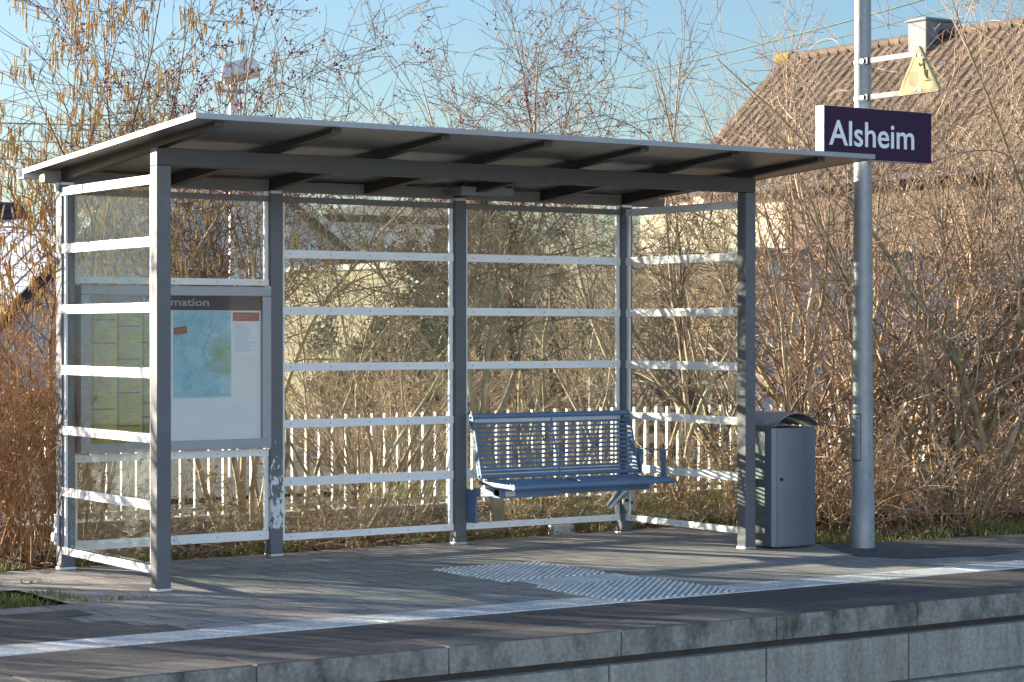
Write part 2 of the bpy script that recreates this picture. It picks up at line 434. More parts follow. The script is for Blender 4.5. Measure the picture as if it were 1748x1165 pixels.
class MB:
    """collects shapes in world coordinates, links them as ONE mesh object"""
    def __init__(s):
        s.v = []; s.f = []; s.m = []; s.sm = []
    def add(s, vs, fs, m=0, smooth=False):
        k = len(s.v)
        s.v += [tuple(p) for p in vs]
        for f in fs:
            s.f.append([i + k for i in f]); s.m.append(m); s.sm.append(smooth)
        return s
    def bm(s, b, m=0, smooth=False):
        b.verts.index_update()
        s.add([v.co[:] for v in b.verts], [[v.index for v in f.verts] for f in b.faces], m, smooth)
        b.free()
        return s
    def box(s, x0, x1, y0, y1, z0, z1, bev=0.0, m=0, mat=None):
        b = bmesh.new()
        bmesh.ops.create_cube(b, size=1.0)
        for v in b.verts:
            v.co = Vector(((x0 + x1) / 2 + v.co.x * (x1 - x0), (y0 + y1) / 2 + v.co.y * (y1 - y0), (z0 + z1) / 2 + v.co.z * (z1 - z0)))
        if bev:
            bmesh.ops.bevel(b, geom=list(b.edges), offset=bev, segments=2, affect='EDGES', profile=0.7)
        if mat is not None:
            bmesh.ops.transform(b, matrix=mat, verts=list(b.verts))
        return s.bm(b, m)
    def beam(s, p, q, w, h, bev=0.0, m=0, up=(0, 0, 1)):
        p = Vector(p); q = Vector(q); d = (q - p); L = d.length; d.normalize()
        x = d.cross(Vector(up)).normalized(); z = x.cross(d)
        mt = Matrix.Translation((p + q) / 2) @ Matrix((x, d, z)).transposed().to_4x4()
        return s.box(-w / 2, w / 2, -L / 2, L / 2, -h / 2, h / 2, bev, m, mt)
    def tube(s, pts, r, sides=8, m=0, caps=True):
        pts = [Vector(p) for p in pts]
        rs = r if isinstance(r, (list, tuple)) else [r] * len(pts)
        vs = []; fs = []
        ref = None
        for i, p in enumerate(pts):
            t = (pts[min(i + 1, len(pts) - 1)] - pts[max(i - 1, 0)]).normalized()
            if ref is None:
                ref = t.orthogonal().normalized()
            ref = (ref - t * ref.dot(t)).normalized()
            b2 = t.cross(ref)
            for k in range(sides):
                a = 2 * math.pi * k / sides
                vs.append(p + (ref * math.cos(a) + b2 * math.sin(a)) * rs[i])
        for i in range(len(pts) - 1):
            for k in range(sides):
                k2 = (k + 1) % sides
                fs.append([i * sides + k, i * sides + k2, (i + 1) * sides + k2, (i + 1) * sides + k])
        s.add(vs, fs, m, True)
        if caps:
            n = len(pts)
            s.add(vs[:sides], [list(range(sides))[::-1]], m)
            s.add(vs[(n - 1) * sides:], [list(range(sides))], m)
        return s
    def prism(s, outline, a0, a1, axis='Y', m=0, bev=0):
        """outline: list of 2-D points swept along an axis; Y: (x,z), X: (y,z), Z: (x,y)"""
        def P(u, v, a):
            return (u, a, v) if axis == 'Y' else ((a, u, v) if axis == 'X' else (u, v, a))
        n = len(outline)
        b = bmesh.new()
        lo = [b.verts.new(P(u, v, a0)) for u, v in outline]
        hi = [b.verts.new(P(u, v, a1)) for u, v in outline]
        b.faces.new(lo); b.faces.new(hi[::-1])
        for i in range(n):
            j = (i + 1) % n
            b.faces.new((lo[j], lo[i], hi[i], hi[j]))
        bmesh.ops.recalc_face_normals(b, faces=list(b.faces))
        if bev:
            bmesh.ops.bevel(b, geom=list(b.edges), offset=bev, segments=2, affect='EDGES', profile=0.7)
        return s.bm(b, m)
    def quad(s, a, b, c, d, m=0):
        return s.add([a, b, c, d], [[0, 1, 2, 3]], m)
    def build(s, name, mats, parent=None, local=False):
        me = bpy.data.meshes.new(name)
        off = Vector((0, 0, 0))
        if parent is not None and not local:
            root = parent
            while root.parent is not None:
                root = root.parent
            off = ORIGIN.get(root.name, Vector((0, 0, 0)))
        me.from_pydata([(x - off.x, y - off.y, z - off.z) for x, y, z in s.v], [], s.f)
        for mt in (mats if isinstance(mats, (list, tuple)) else [mats]):
            me.materials.append(mt)
        me.polygons.foreach_set('material_index', s.m)
        me.polygons.foreach_set('use_smooth', s.sm)
        me.update()
        o = bpy.data.objects.new(name, me)
        COL.objects.link(o)
        if parent is not None:
            o.parent = parent
        return o

def text_mesh(body, size, extr, mat, name, parent, M4, width=None):
    """lettering as real mesh letters; M4 places it, width stretches it to a given length"""
    cu = bpy.data.curves.new(name, 'FONT')
    cu.body = body; cu.size = size; cu.extrude = extr; cu.align_x = 'LEFT'
    cu.resolution_u = 6
    cu.offset = size * 0.011
    tmp = bpy.data.objects.new('lettering_source', cu)
    COL.objects.link(tmp)
    bpy.context.view_layer.update()
    dg = bpy.context.evaluated_depsgraph_get()
    me = bpy.data.meshes.new_from_object(tmp.evaluated_get(dg))
    bpy.data.objects.remove(tmp)
    bpy.data.curves.remove(cu)
    xs = [v.co.x for v in me.vertices]
    x0, x1 = min(xs), max(xs)
    k = (width / (x1 - x0)) if width else 1.0
    me.transform(M4 @ Matrix.Diagonal((k, 1, 1, 1)) @ Matrix.Translation((-x0, 0, 0)))
    me.materials.clear(); me.materials.append(mat)
    me.name = name
    o = bpy.data.objects.new(name, me)
    COL.objects.link(o)
    o.parent = parent
    return o

def sheet(name, pts, z, mat):
    o = MB().add([(x, y, z) for x, y in pts], [list(range(len(pts)))]).build(name, mat)
    return tag(o, kind='structure')

# ------------------------------------------------------------------ the setting
# ground behind the platform: gently uneven, one sheet to the horizon
def ground():
    mb = MB()
    xs = [-900, -300, -100, -40, -20] + [x * 0.5 for x in range(-24, 30)] + [20, 30, 45, 80, 200, 500, 1200]
    ys = [-2.7, -1, 0.4, 1.0, 1.5] + [1.8 + 0.4 * k for k in range(20)] + [12, 16, 22, 30, 45, 70, 120, 300, 800, 2000]
    rng = random.Random(5)
    W = len(xs)
    for j, y in enumerate(ys):
        for i, x in enumerate(xs):
            z = -0.06
            if y > 1.6 and y < 12 and -12 < x < 15:
                z = -0.05 + rng.uniform(-0.03, 0.03)
            mb.v.append((x, y, z))
    for j in range(len(ys) - 1):
        for i in range(W - 1):
            mb.f.append([j * W + i, j * W + i + 1, (j + 1) * W + i + 1, (j + 1) * W + i]); mb.m.append(0); mb.sm.append(True)
    return tag(mb.build('ground', M['soil']), kind='structure')
ground()
sheet('track_bed', [(-900, -900), (1200, -900), (1200, -2.79), (-900, -2.79)], -0.86, M['ballast'])
sheet('opposite_platform', [(-60, -29.9), (60, -29.9), (60, -9.2), (-60, -9.2)], -0.02, M['paving'])
sheet('far_field', [(-900, -900), (900, -900), (900, -30.1), (-900, -30.1)], -0.4, M['soil'])
def fill_bank():  # unseen grassy bank added to bounce light and shape the glass reflections
    mb = MB(); rng = random.Random(9)
    prof = [(-30, -0.1), (-32, 1.2), (-36, 3.6), (-42, 5.4), (-50, 6.2), (-75, 6.0), (-110, 1.0)]
    xs = [15 + 7 * k for k in range(20)]
    for x in xs:
        for y, z in prof:
            mb.v.append((x, y + rng.uniform(-0.6, 0.6), z * (1 + 0.18 * math.sin(x * 0.06) + rng.uniform(-0.06, 0.06)) if z > 0 else z))
    n = len(prof)
    for i in range(len(xs) - 1):
        for j in range(n - 1):
            mb.f.append([i * n + j, i * n + j + 1, (i + 1) * n + j + 1, (i + 1) * n + j]); mb.m.append(0); mb.sm.append(True)
    return tag(mb.build('embankment', M['drygrass']), kind='structure')
fill_bank()
sheet('road', [(-60, 6.6), (80, 6.6), (80, 12.5), (-60, 12.5)], -0.03, M['road'])

# platform: paving with a recess for the shelter, darker strips, guidance strip, ridged edge
sheet('paving', [(-0.62, -1.55), (11.0, -1.55), (14.0, -0.35), (9.0, -0.32), (6.7, -0.26), (4.98, -0.03), (4.98, 1.62), (-0.62, 1.48)], 0.0, M['paving'])
sheet('side_paving', [(-14, -1.55), (-0.62, -1.55), (-0.62, -0.24), (-14, -0.24)], 0.0, M['paving'])
sheet('rear_paving', [(-14, 0.52), (-0.62, 0.52), (-0.62, 1.48), (-14, 1.3)], 0.0, M['paving'])
sheet('dark_paving', [(-14, -1.55), (-0.55, -1.55), (-0.55, -1.29), (-0.70, -1.29), (-0.70, -1.02), (-0.86, -1.02), (-0.86, -0.75), (-0.70, -0.75), (-0.70, -0.5), (-1.2, -0.5), (-1.2, -0.24), (-14, -0.24)], 0.004, M['darkpaving'])
sheet('edge_paving', [(-14, -2.42), (60, -2.42), (60, -1.86), (-14, -1.86)], 0.0, M['darkpaving'])
sheet('far_paving', [(11.0, -1.55), (60, -1.55), (60, -0.45), (14.0, -0.35)], 0.0, M['paving'])
sheet('asphalt_patch', [(4.93, -0.06), (4.62, -0.75), (4.78, -1.05), (5.35, -1.22), (6.3, -1.05), (9.0, -1.2), (11.0, -1.3), (11.0, -0.36), (9.0, -0.34), (6.7, -0.28)], 0.004, M['asphalt'])
gl_ = MB()
rng = random.Random(3)
x = -14.0
while x < 60:
    for (y0, y1) in ((-1.853, -1.705), (-1.699, -1.557)):
        gl_.box(x + 0.002, x + 0.298, y0, y1, -0.04, 0.003 + rng.uniform(0, 0.003), 0.002)
    if rng.random() < 0.3:
        for k in range(7):
            gl_.box(x + 0.31 - 0.001, x + 0.31 + 0.012, -1.84 + 0.04 * k, -1.822 + 0.04 * k, 0.003, 0.0095, 0.002)
    x += 0.3 if x < 12 else 1.0
tag(gl_.build('guidance_strip', M['line']), kind='structure')

def rib_field(x0, x1, y0, y1, hole=None):
    mb = MB()
    mb.box(x0, x1, y0, y1, -0.03, 0.006, 0.001, 1)
    n = 0
    step = 0.052
    c = (x0 - y1)
    while c < (x1 - y0):
        c += step
        a0 = max(x0, y0 + c); a1 = min(x1, y1 + c)
        if a1 - a0 < 0.03: continue
        # cut at tile joints so each slab has its own ribs
        cuts = [a0]
        t = a0
        while t < a1:
            t += 0.30
            cuts.append(min(t, a1))
        for p, q in zip(cuts[:-1], cuts[1:]):
            if q - p < 0.03: continue
            p2, q2 = p + 0.006, q - 0.006
            w = 0.011
            A = Vector((p2, p2 - c, 0.006)); B = Vector((q2, q2 - c, 0.006))
            d = (B - A).normalized(); s = Vector((-d.y, d.x, 0)) * w; s2 = s * 0.55
            h = Vector((0, 0, 0.007))
            mb.add([A - s, A + s, B + s, B - s, A - s2 + h, A + s2 + h, B + s2 + h, B - s2 + h],
                   [[4, 7, 6, 5], [0, 3, 7, 4], [1, 5, 6, 2], [0, 4, 5, 1], [3, 2, 6, 7]])
    return mb
for r in ((1.87, 2.66, -0.70, 0.09), (1.87, 2.72, -1.845, -1.02)):
    tag(rib_field(*r).build('tactile_field', [M['tact'], M['tactbase']]), kind='structure')
mb = MB()
mb.box(1.99, 2.69, -1.018, -0.702, -0.03, 0.0045, 0.001)
tag(mb.build('pale_paving', M['tact']), kind='structure')

ed = MB(); top = MB()
x = -14.8
while x < 40:
    ed.box(x + 0.003, x + 1.0 - 0.003, -2.752, -2.42, -0.125, 0.0, 0.006)
    top.box(x + 0.012, x + 0.988, -2.735, -2.44, -0.02, 0.003, 0.0015)
    x += 1.0
tag(ed.build('platform_edge', M['edge']), kind='structure')
tag(top.build('ridged_edge', M['ridged']), kind='structure')
wl = MB()
x = -14.91
while x < 40:
    wl.box(x + 0.005, x + 0.995, -2.80, -2.68, -0.40, -0.155, 0.006)
    wl.box(x + 0.005, x + 0.995, -2.86, -2.66, -0.9, -0.405, 0.012)
    x += 1.0
tag(wl.build('platform_wall', M['wall']), kind='structure')
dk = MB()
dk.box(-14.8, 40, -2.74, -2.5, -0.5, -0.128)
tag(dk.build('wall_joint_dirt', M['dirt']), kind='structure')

# ------------------------------------------------------------------ the shelter
W_, D_, PW = 4.401, 1.4627, 0.0874
XB = [0.0, 1.448, 2.877, W_ - PW]
RZ = {'z1': 2.005, 'z2': 1.6316, 'z3': 1.2601, 'z4': 0.8877, 'z5': 0.51, 'zb': 0.1418, 'zt': 2.3548}
sh = thing('waiting_shelter', 'open grey metal and glass waiting shelter with tilted flat roof on the platform', 'shelter', (W_ / 2, D_ / 2, 0))

def post(x, y, top, mat):
    mb = MB()
    mb.box(x, x + PW, y, y + PW, 0.012, top, 0.004)
    o = mb.build('post', mat, sh)
    ft = MB()
    ft.box(x - 0.003, x + PW + 0.003, y - 0.003, y + PW + 0.003, -0.03, 0.014, 0.002)
    ft.build('foot_plate', M['steel'], o)
    return o
post(0, 0, 2.403, M['post'])
post(W_ - PW, 0, 2.403, M['post'])
for i, x in enumerate(XB):
    post(x, D_ - PW, 2.37, M['peel'] if i == 1 else M['post'])
fb = MB()
fb.box(0, W_, 0.001, PW - 0.001, 2.405, 2.505, 0.004)
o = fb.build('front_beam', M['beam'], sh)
for yy in (0.03, 0.06):
    MB().tube([(-0.003, yy, 2.455), (0.002, yy, 2.455)], 0.006, 8).build('bolt', M['steel'], o)
rb = MB()
rb.box(-0.095, W_ + 0.33, 1.415, 1.50, 2.385, 2.447, 0.004)
rb.build('rear_beam', M['rearpaint'], sh)
for x in XB:
    br = MB()
    br.box(x + 0.004, x + PW - 0.004, D_ - PW + 0.004, D_ - 0.004, 2.368, 2.389, 0.002)
    br.box(x - 0.03, x + 0.0, D_ - 0.06, D_ - 0.045, 2.33, 2.385, 0.002)
    br.build('post_bracket', M['steel'], sh)

RB = (2.4658 - 2.6137) / (1.6127 + 0.7879)
def roof_z(y): return 2.6137 + RB * (y + 0.7879) + 0.008
rf = MB()
rf.prism([(-0.7879, roof_z(-0.7879)), (1.6127, roof_z(1.6127)), (1.6127, roof_z(1.6127) - 0.022), (-0.7879, roof_z(-0.7879) - 0.022)], -0.1385, 4.7367, 'X')
rp = rf.build('roof_panel', M['roofmetal'], sh)
tr = MB()
tr.prism([(-0.796, roof_z(-0.796) + 0.004), (-0.7885, roof_z(-0.7885) + 0.004), (-0.7885, roof_z(-0.7885) - 0.026), (-0.796, roof_z(-0.796) - 0.026)], -0.145, 4.743, 'X')
for xx in (-0.1455, 4.7375):
    tr.prism([(-0.788, roof_z(-0.788) + 0.004), (1.6127, roof_z(1.6127) + 0.004), (1.6127, roof_z(1.6127) - 0.026), (-0.788, roof_z(-0.788) - 0.026)], xx, xx + 0.0065, 'X')
tr.build('roof_trim', M['rooftrim'], rp)
gt = MB()
gt.prism([(1.62, 2.42), (1.72, 2.42), (1.72, 2.478), (1.714, 2.478), (1.714, 2.426), (1.626, 2.426), (1.626, 2.478), (1.62, 2.478)], -0.15, 4.75, 'X')
gt.build('gutter', M['trim'], sh)
for k in range(7):
    x = 0.0437 + 0.7192 * k
    r = MB()
    u = lambda y: roof_z(y) - 0.0225
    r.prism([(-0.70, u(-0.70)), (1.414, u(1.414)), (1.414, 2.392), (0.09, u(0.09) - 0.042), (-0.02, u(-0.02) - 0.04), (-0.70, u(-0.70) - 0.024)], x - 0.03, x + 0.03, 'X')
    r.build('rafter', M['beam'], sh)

def glazed_bay(p, q, inward, rails, zlo, zhi, glassm, strips=True, name_bolts=True):
    """a panel between two posts: glass pane, side strips, flat rails in front of it. p->q along the panel, inward = unit vector to the side that carries the rails"""
    p = Vector(p); q = Vector(q); d = (q - p).normalized(); L = (q - p).length
    n = Vector(inward)
    g = MB()
    g.beam(p + Vector((0, 0, (zlo + zhi) / 2)) + d * 0.006, q + Vector((0, 0, (zlo + zhi) / 2)) - d * 0.006, 0.008, zhi - zlo)
    g.build('glass_pane', glassm, sh)
    if strips:
        for e, sg in ((p, 1), (q, -1)):
            st = MB()
            c = e + d * sg * 0.016 + n * 0.014
            st.box(-0.015, 0.015, -0.008, 0.008, zlo, zhi, 0.002, 0, Matrix.Translation(c) @ Matrix((d, n, Vector((0, 0, 1)))).transposed().to_4x4())
            st.build('edge_strip', M['rail'], sh)
    for zt, h in rails:
        r = MB()
        a = p + n * 0.026 + Vector((0, 0, zt - h / 2)); b = q + n * 0.026 + Vector((0, 0, zt - h / 2))
        r.beam(a + d * 0.002, b - d * 0.002, 0.014, h, 0.002)
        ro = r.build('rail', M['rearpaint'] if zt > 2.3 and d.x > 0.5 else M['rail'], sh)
        k = max(2, int(L / 0.3)); m_ = 0.07
        for i in range(k + 1):
            c = a + d * (m_ + (L - 2 * m_) * i / k) + n * 0.0065
            MB().tube([c, c + n * 0.003], 0.0055, 6).build('bolt', M['boardframe'], ro)

yb = D_ - 0.030
std = [(RZ['zt'], 0.04), (RZ['z1'], 0.054), (RZ['z2'], 0.054), (RZ['z3'], 0.052), (RZ['z4'], 0.054), (RZ['z5'], 0.058), (RZ['zb'], 0.045)]
for i in (1, 2):
    glazed_bay((XB[i] + PW, yb, 0), (XB[i + 1], yb, 0), (0, -1, 0), std, 0.105, 2.35, M['glass'])
glazed_bay((XB[0] + PW, yb, 0), (XB[1], yb, 0), (0, -1, 0), [(RZ['zt'], 0.04), (1.809, 0.042)], 1.768, 2.35, M['glass'])
glazed_bay((XB[0] + PW, yb, 0), (XB[1], yb, 0), (0, -1, 0), [(0.702, 0.046), (0.170, 0.06)], 0.115, 0.70, M['glass'])
side = [(RZ['zt'], 0.052), (RZ['z1'], 0.056), (RZ['z2'], 0.056), (RZ['z3'], 0.058), (RZ['z4'], 0.054), (RZ['z5'], 0.054), (RZ['zb'], 0.045)]
glazed_bay((0.034, PW, 0), (0.034, D_ - PW, 0), (-1, 0, 0), side, 0.1, 2.35, M['glass_side'])
glazed_bay((W_ - 0.030, PW, 0), (W_ - 0.030, D_ - PW, 0), (-1, 0, 0), side, 0.1, 2.35, M['glass_side'])
hk = MB()
hk.tube([(-0.035, D_ - 0.03, 0.2), (-0.012, D_ - 0.03, 0.2)], 0.03, 12)
hk.box(-0.02, 0.0, D_ - 0.05, D_ - 0.01, 0.15, 0.34, 0.004)
hk.build('anchor_bracket', M['trim'], sh)

# ------------------------------------------------------------------ light fitting under the roof, with its cable
lf = thing('light_fitting', 'small grey box light fitting hanging under the shelter roof', 'lamp', (2.98, 1.2, 2.48))
b = MB(); b.box(2.80, 3.19, 1.15, 1.29, 2.452, 2.49, 0.006); b.build('housing', M['black'], lf)
b = MB(); b.prism([(1.135, 2.452), (1.30, 2.452), (1.29, 2.398), (1.15, 2.398)], 2.775, 3.20, 'X', 0, 0.006); b.build('cover', M['lampgrey'], lf)
b = MB(); b.tube([(2.80, 1.22, 2.47), (2.74, 1.24, 2.455), (2.68, 1.27, 2.468), (2.62, 1.35, 2.475), (2.4, 1.405, 2.46), (1.9, 1.41, 2.462), (1.5, 1.408, 2.455), (1.47, 1.40, 2.42)], 0.009, 8)
b.build('cable', M['black'], lf)

# ------------------------------------------------------------------ information case
ic = thing('information_case', 'wide grey framed information case with posters on the shelter back wall', 'notice board', (0.765, 1.38, 0.71))
X0, X1, Z0, Z1, YF = 0.107, 1.424, 0.712, 1.757, 1.325
b = MB(); b.box(X0 + 0.03, X1 - 0.03, YF + 0.032, 1.44, Z0 + 0.03, Z1 - 0.03); b.build('backing', M['boardback'], ic)
b = MB()
fw = 0.062
b.box(X0, X1, YF, 1.442, Z1 - fw, Z1, 0.006); b.box(X0, X1, YF, 1.442, Z0, Z0 + fw, 0.006)
b.box(X0, X0 + fw, YF + 0.001, 1.441, Z0 + fw, Z1 - fw, 0.004); b.box(X1 - fw, X1, YF + 0.001, 1.441, Z0 + fw, Z1 - fw, 0.004)
b.build('frame', M['boardframe'], ic)
b = MB(); b.box(X0 + fw - 0.01, X1 - fw + 0.01, YF + 0.012, YF + 0.016, Z0 + fw - 0.01, Z1 - fw + 0.01); b.build('case_glass', M['boardglass'], ic)
YP = YF + 0.0315
b = MB(); b.box(X0 + fw, X1 - fw, YP - 0.002, YP, 1.603, 1.694); hd = b.build('header_panel', M['header'], ic)
off = -ORIGIN[ic.name]
text_mesh('Information', 0.068, 0.0006, M['lettergrey'], 'lettering', hd,
          Matrix.Translation(Vector((0.535, YP - 0.0028, 1.632)) + off) @ Matrix.Rotation(math.pi / 2, 4, 'X'), 0.455)
# yellow timetable with ruled blocks of fine print
rng = random.Random(11)
b = MB()
b.box(0.178, 0.700, YP - 0.002, YP, 0.775, 1.600)
cw = 0.155
for c in range(3):
    xx = 0.187 + c * 0.170
    z = 1.583
    while z > 0.80:
        w = cw * rng.uniform(0.35, 0.97)
        st = rng.choice((0.0, 0.0, 0.012, 0.03))
        b.box(xx + st, xx + min(cw, st + w), YP - 0.0024, YP - 0.002, z - 0.003, z, 0, 2)
        z -= 0.0085
    b.box(xx, xx + 0.016, YP - 0.0024, YP - 0.002, 0.80, 1.58, 0, 2)
    for zz in ((1.54, 1.395, 0.985, 0.842), (1.50, 1.295, 1.085, 0.877), (1.40, 1.02, 0.93))[c]:
        b.box(xx - 0.004, xx + cw + 0.002, YP - 0.0028, YP - 0.0024, zz - 0.005, zz + 0.005, 0, 1)
b.build('timetable_poster', [M['yellow'], M['ink'], M['fineink']], ic)
# blue network map: pale blue sheet with green and pale regions and thin lines
mm, n, l, bs = new_mat('map_print')
tc = n.new('ShaderNodeTexCoord')
nz = n.new('ShaderNodeTexNoise'); nz.inputs['Scale'].default_value = 9; nz.inputs['Detail'].default_value = 9; nz.inputs['Roughness'].default_value = 0.7
l.new(tc.outputs['Object'], nz.inputs['Vector'])
rp_ = n.new('ShaderNodeValToRGB'); e = rp_.color_ramp.elements
e[0].position = 0.36; e[0].color = (0.22, 0.52, 0.64, 1)
e[1].position = 0.75; e[1].color = (0.64, 0.75, 0.76, 1)
k = e.new(0.5); k.color = (0.34, 0.62, 0.72, 1)
l.new(nz.outputs['Fac'], rp_.inputs['Fac'])
vo = n.new('ShaderNodeTexVoronoi'); vo.feature = 'DISTANCE_TO_EDGE'; vo.inputs['Scale'].default_value = 15
l.new(tc.outputs['Object'], vo.inputs['Vector'])
th = n.new('ShaderNodeMath'); th.operation = 'LESS_THAN'; th.inputs[1].default_value = 0.035
l.new(vo.outputs['Distance'], th.inputs[0])
tf = n.new('ShaderNodeMath'); tf.operation = 'MULTIPLY'; tf.inputs[1].default_value = 0.65
l.new(th.outputs[0], tf.inputs[0])
mi = n.new('ShaderNodeMix'); mi.data_type = 'RGBA'; mi.inputs['B'].default_value = (0.55, 0.62, 0.55, 1)
l.new(tf.outputs[0], mi.inputs['Factor']); l.new(rp_.outputs['Color'], mi.inputs['A'])
# green region
vd = n.new('ShaderNodeVectorMath'); vd.operation = 'DISTANCE'; vd.inputs[1].default_value = (1.07 - 0.765, 0, 1.33 - 0.71)
fx = n.new('ShaderNodeVectorMath'); fx.operation = 'MULTIPLY'; fx.inputs[1].default_value = (1, 0, 0.85)
l.new(tc.outputs['Object'], fx.inputs[0])
vd.inputs[1].default_value = (1.07 - 0.765, 0, (1.33 - 0.71) * 0.85)
l.new(fx.outputs[0], vd.inputs[0])
ad = n.new('ShaderNodeMath'); ad.operation = 'MULTIPLY_ADD'; ad.inputs[1].default_value = 0.45; l.new(nz.outputs['Fac'], ad.inputs[0]); l.new(vd.outputs['Value'], ad.inputs[2])
gr = n.new('ShaderNodeMapRange'); gr.inputs['From Min'].default_value = 0.37; gr.inputs['From Max'].default_value = 0.25; gr.inputs['To Max'].default_value = 0.75
l.new(ad.outputs[0], gr.inputs['Value'])
m3 = n.new('ShaderNodeMix'); m3.data_type = 'RGBA'; m3.inputs['B'].default_value = (0.30, 0.42, 0.16, 1)
l.new(gr.outputs[0], m3.inputs['Factor']); l.new(mi.outputs['Result'], m3.inputs['A'])
l.new(m3.outputs['Result'], bs.inputs['Base Color']); bs.inputs['Roughness'].default_value = 0.6
M['mapblue'] = mm
b = MB()
b.box(0.742, 1.148, YP - 0.002, YP, 1.045, 1.600)
for i in range(9):
    xx = rng.uniform(0.78, 1.05); zz = rng.uniform(1.055, 1.12)
    b.box(xx, xx + rng.uniform(0.02, 0.06), YP - 0.0024, YP - 0.002, zz, zz + 0.003, 0, 1)
b.box(1.07, 1.13, YP - 0.0024, YP - 0.002, 1.058, 1.068, 0, 1)
for i in range(16):                      # the network's lines, with a small name beside each stop
    px_, pz_ = rng.uniform(0.78, 1.11), rng.uniform(1.15, 1.55)
    an0 = rng.uniform(0, math.pi)
    for k in range(rng.randint(2, 5)):
        an0 += rng.uniform(-0.7, 0.7); ln_ = rng.uniform(0.03, 0.09)
        qx, qz = px_ + ln_ * math.cos(an0), pz_ + ln_ * math.sin(an0)
        if not (0.755 < qx < 1.135 and 1.12 < qz < 1.585): break
        b.beam((px_, YP - 0.0022, pz_), (qx, YP - 0.0022, qz), 0.0003, 0.0032, 0, 1 + i % 3, up=(0, 1, 0))
        b.box(qx + 0.004, min(1.144, qx + 0.03), YP - 0.0024, YP - 0.002, qz - 0.002, qz + 0.002, 0, 1)
        px_, pz_ = qx, qz
b.build('map_poster', [mm, M['paperink'], M['white'], M['red']], ic)
b = MB()
mt = Matrix.Translation((0.79, YP - 0.0035, 1.475)) @ Matrix.Rotation(-0.16, 4, 'Y')
b.box(-0.045, 0.045, -0.0008, 0.0008, -0.023, 0.023, 0, 0, mt)
b.box(-0.036, 0.034, -0.0014, -0.0008, 0.004, 0.009, 0, 1, mt)
b.box(-0.036, 0.026, -0.0014, -0.0008, -0.009, -0.004, 0, 1, mt)
b.build('sticker', [M['red'], M['pale_red']], ic)
b = MB()
b.box(1.158, 1.352, YP - 0.002, YP, 1.314, 1.594)
b.box(1.160, 1.350, YP - 0.0025, YP - 0.002, 1.535, 1.592, 0, 1)
b.box(1.168, 1.30, YP - 0.0029, YP - 0.0025, 1.568, 1.576, 0, 3)
b.box(1.168, 1.27, YP - 0.0029, YP - 0.0025, 1.550, 1.557, 0, 3)
z = 1.515
while z > 1.33:
    b.box(1.17, 1.17 + 0.16 * rng.uniform(0.4, 1), YP - 0.0025, YP - 0.002, z - 0.003, z, 0, 2)
    z -= 0.011
b.build('notice_sheet', [M['paper'], M['red'], M['paperink'], M['pale_red']], ic)

# ------------------------------------------------------------------ bench
be = thing('bench', 'blue wire bench with slatted backrest fixed between the right rear posts', 'bench', (3.6, 1.1, 0.14))
BX0, BX1 = 2.925, 4.275
def back_pt(t): return (1.15 + 0.115 * t, 0.475 + 0.41 * t)     # y, z up the leaning backrest
b = MB()
y, z = back_pt(1.0); b.tube([(BX0, y, z), (BX1, y, z)], 0.019, 12)
y, z = back_pt(0.0); b.tube([(BX0, y, z), (BX1, y, z)], 0.014, 10)
for xx in (BX0 + 0.006, BX1 - 0.006):
    y0, z0 = back_pt(-0.02); y1, z1 = back_pt(1.0)
    b.beam((xx, y0, z0), (xx, y1, z1), 0.012, 0.05, 0.002, up=(0, 1, 0))
y0, z0 = back_pt(0); y1, z1 = back_pt(1.0)
b.tube([((BX0 + BX1) / 2, y0 + 0.006, z0), ((BX0 + BX1) / 2, y1 + 0.006, z1)], 0.0065, 8)
bk = b.build('backrest', M['blue'], be)
for t in (0.075, 0.13, 0.20, 0.275, 0.35, 0.425, 0.50, 0.575, 0.65, 0.725, 0.80, 0.875):
    b = MB(); y, z = back_pt(t); b.tube([(BX0, y, z), (BX1, y, z)], 0.0078, 8); b.build('rod', M['blue'], bk)
b = MB()
b.tube([(BX0 - 0.005, 0.735, 0.428), (BX1 + 0.005, 0.735, 0.428)], 0.021, 14)
for k in range(11):
    yy = 0.775 + 0.036 * k
    b.tube([(BX0, yy, 0.444 - 0.018 * math.sin(k / 10 * math.pi)), (BX1, yy, 0.444 - 0.018 * math.sin(k / 10 * math.pi))], 0.0085, 8)
for xx in (BX0 + 0.008, (BX0 + BX1) / 2, BX1 - 0.008):
    b.beam((xx, 0.735, 0.424), (xx, 1.16, 0.436), 0.014, 0.028, 0.002)
b.build('seat', M['blue'], be)
b = MB()
b.box(BX0 + 0.02, BX1 - 0.05, 0.94, 1.0, 0.352, 0.408, 0.005)
b.box(BX0 + 0.02, BX0 + 0.5, 0.925, 1.015, 0.342, 0.404, 0.005)
cb = b.build('crossbar', M['blue'], be)
b = MB(); b.box(BX0 + 0.06, BX0 + 0.14, 0.9215, 0.9235, 0.355, 0.39); b.build('type_plate', M['trim'], cb)
def arm(x):
    b = MB()
    b.beam((x, 0.86, 0.44), (x, 0.86, 0.63), 0.012, 0.05, 0.002, up=(0, 1, 0))
    b.beam((x, 1.14, 0.46), (x, 1.14, 0.63), 0.012, 0.05, 0.002, up=(0, 1, 0))
    b.beam((x, 0.835, 0.634), (x, 1.165, 0.634), 0.05, 0.008, 0.002)
    b.build('armrest', M['blue'], be)
arm(BX1 + 0.012)
b = MB()
b.box(2.966, 2.978, 1.26, 1.44, 0.15, 0.38, 0.003)
b.beam((2.985, 1.30, 0.36), (2.985, 0.94, 0.385), 0.03, 0.06, 0.004)
for zz in (0.18, 0.24, 0.35):
    b.tube([(2.978, 1.41, zz), (2.990, 1.41, zz)], 0.010, 6)
    b.tube([(2.978, 1.28, zz), (2.990, 1.28, zz)], 0.010, 6)
b.build('bracket', M['blue'], be)
b = MB()
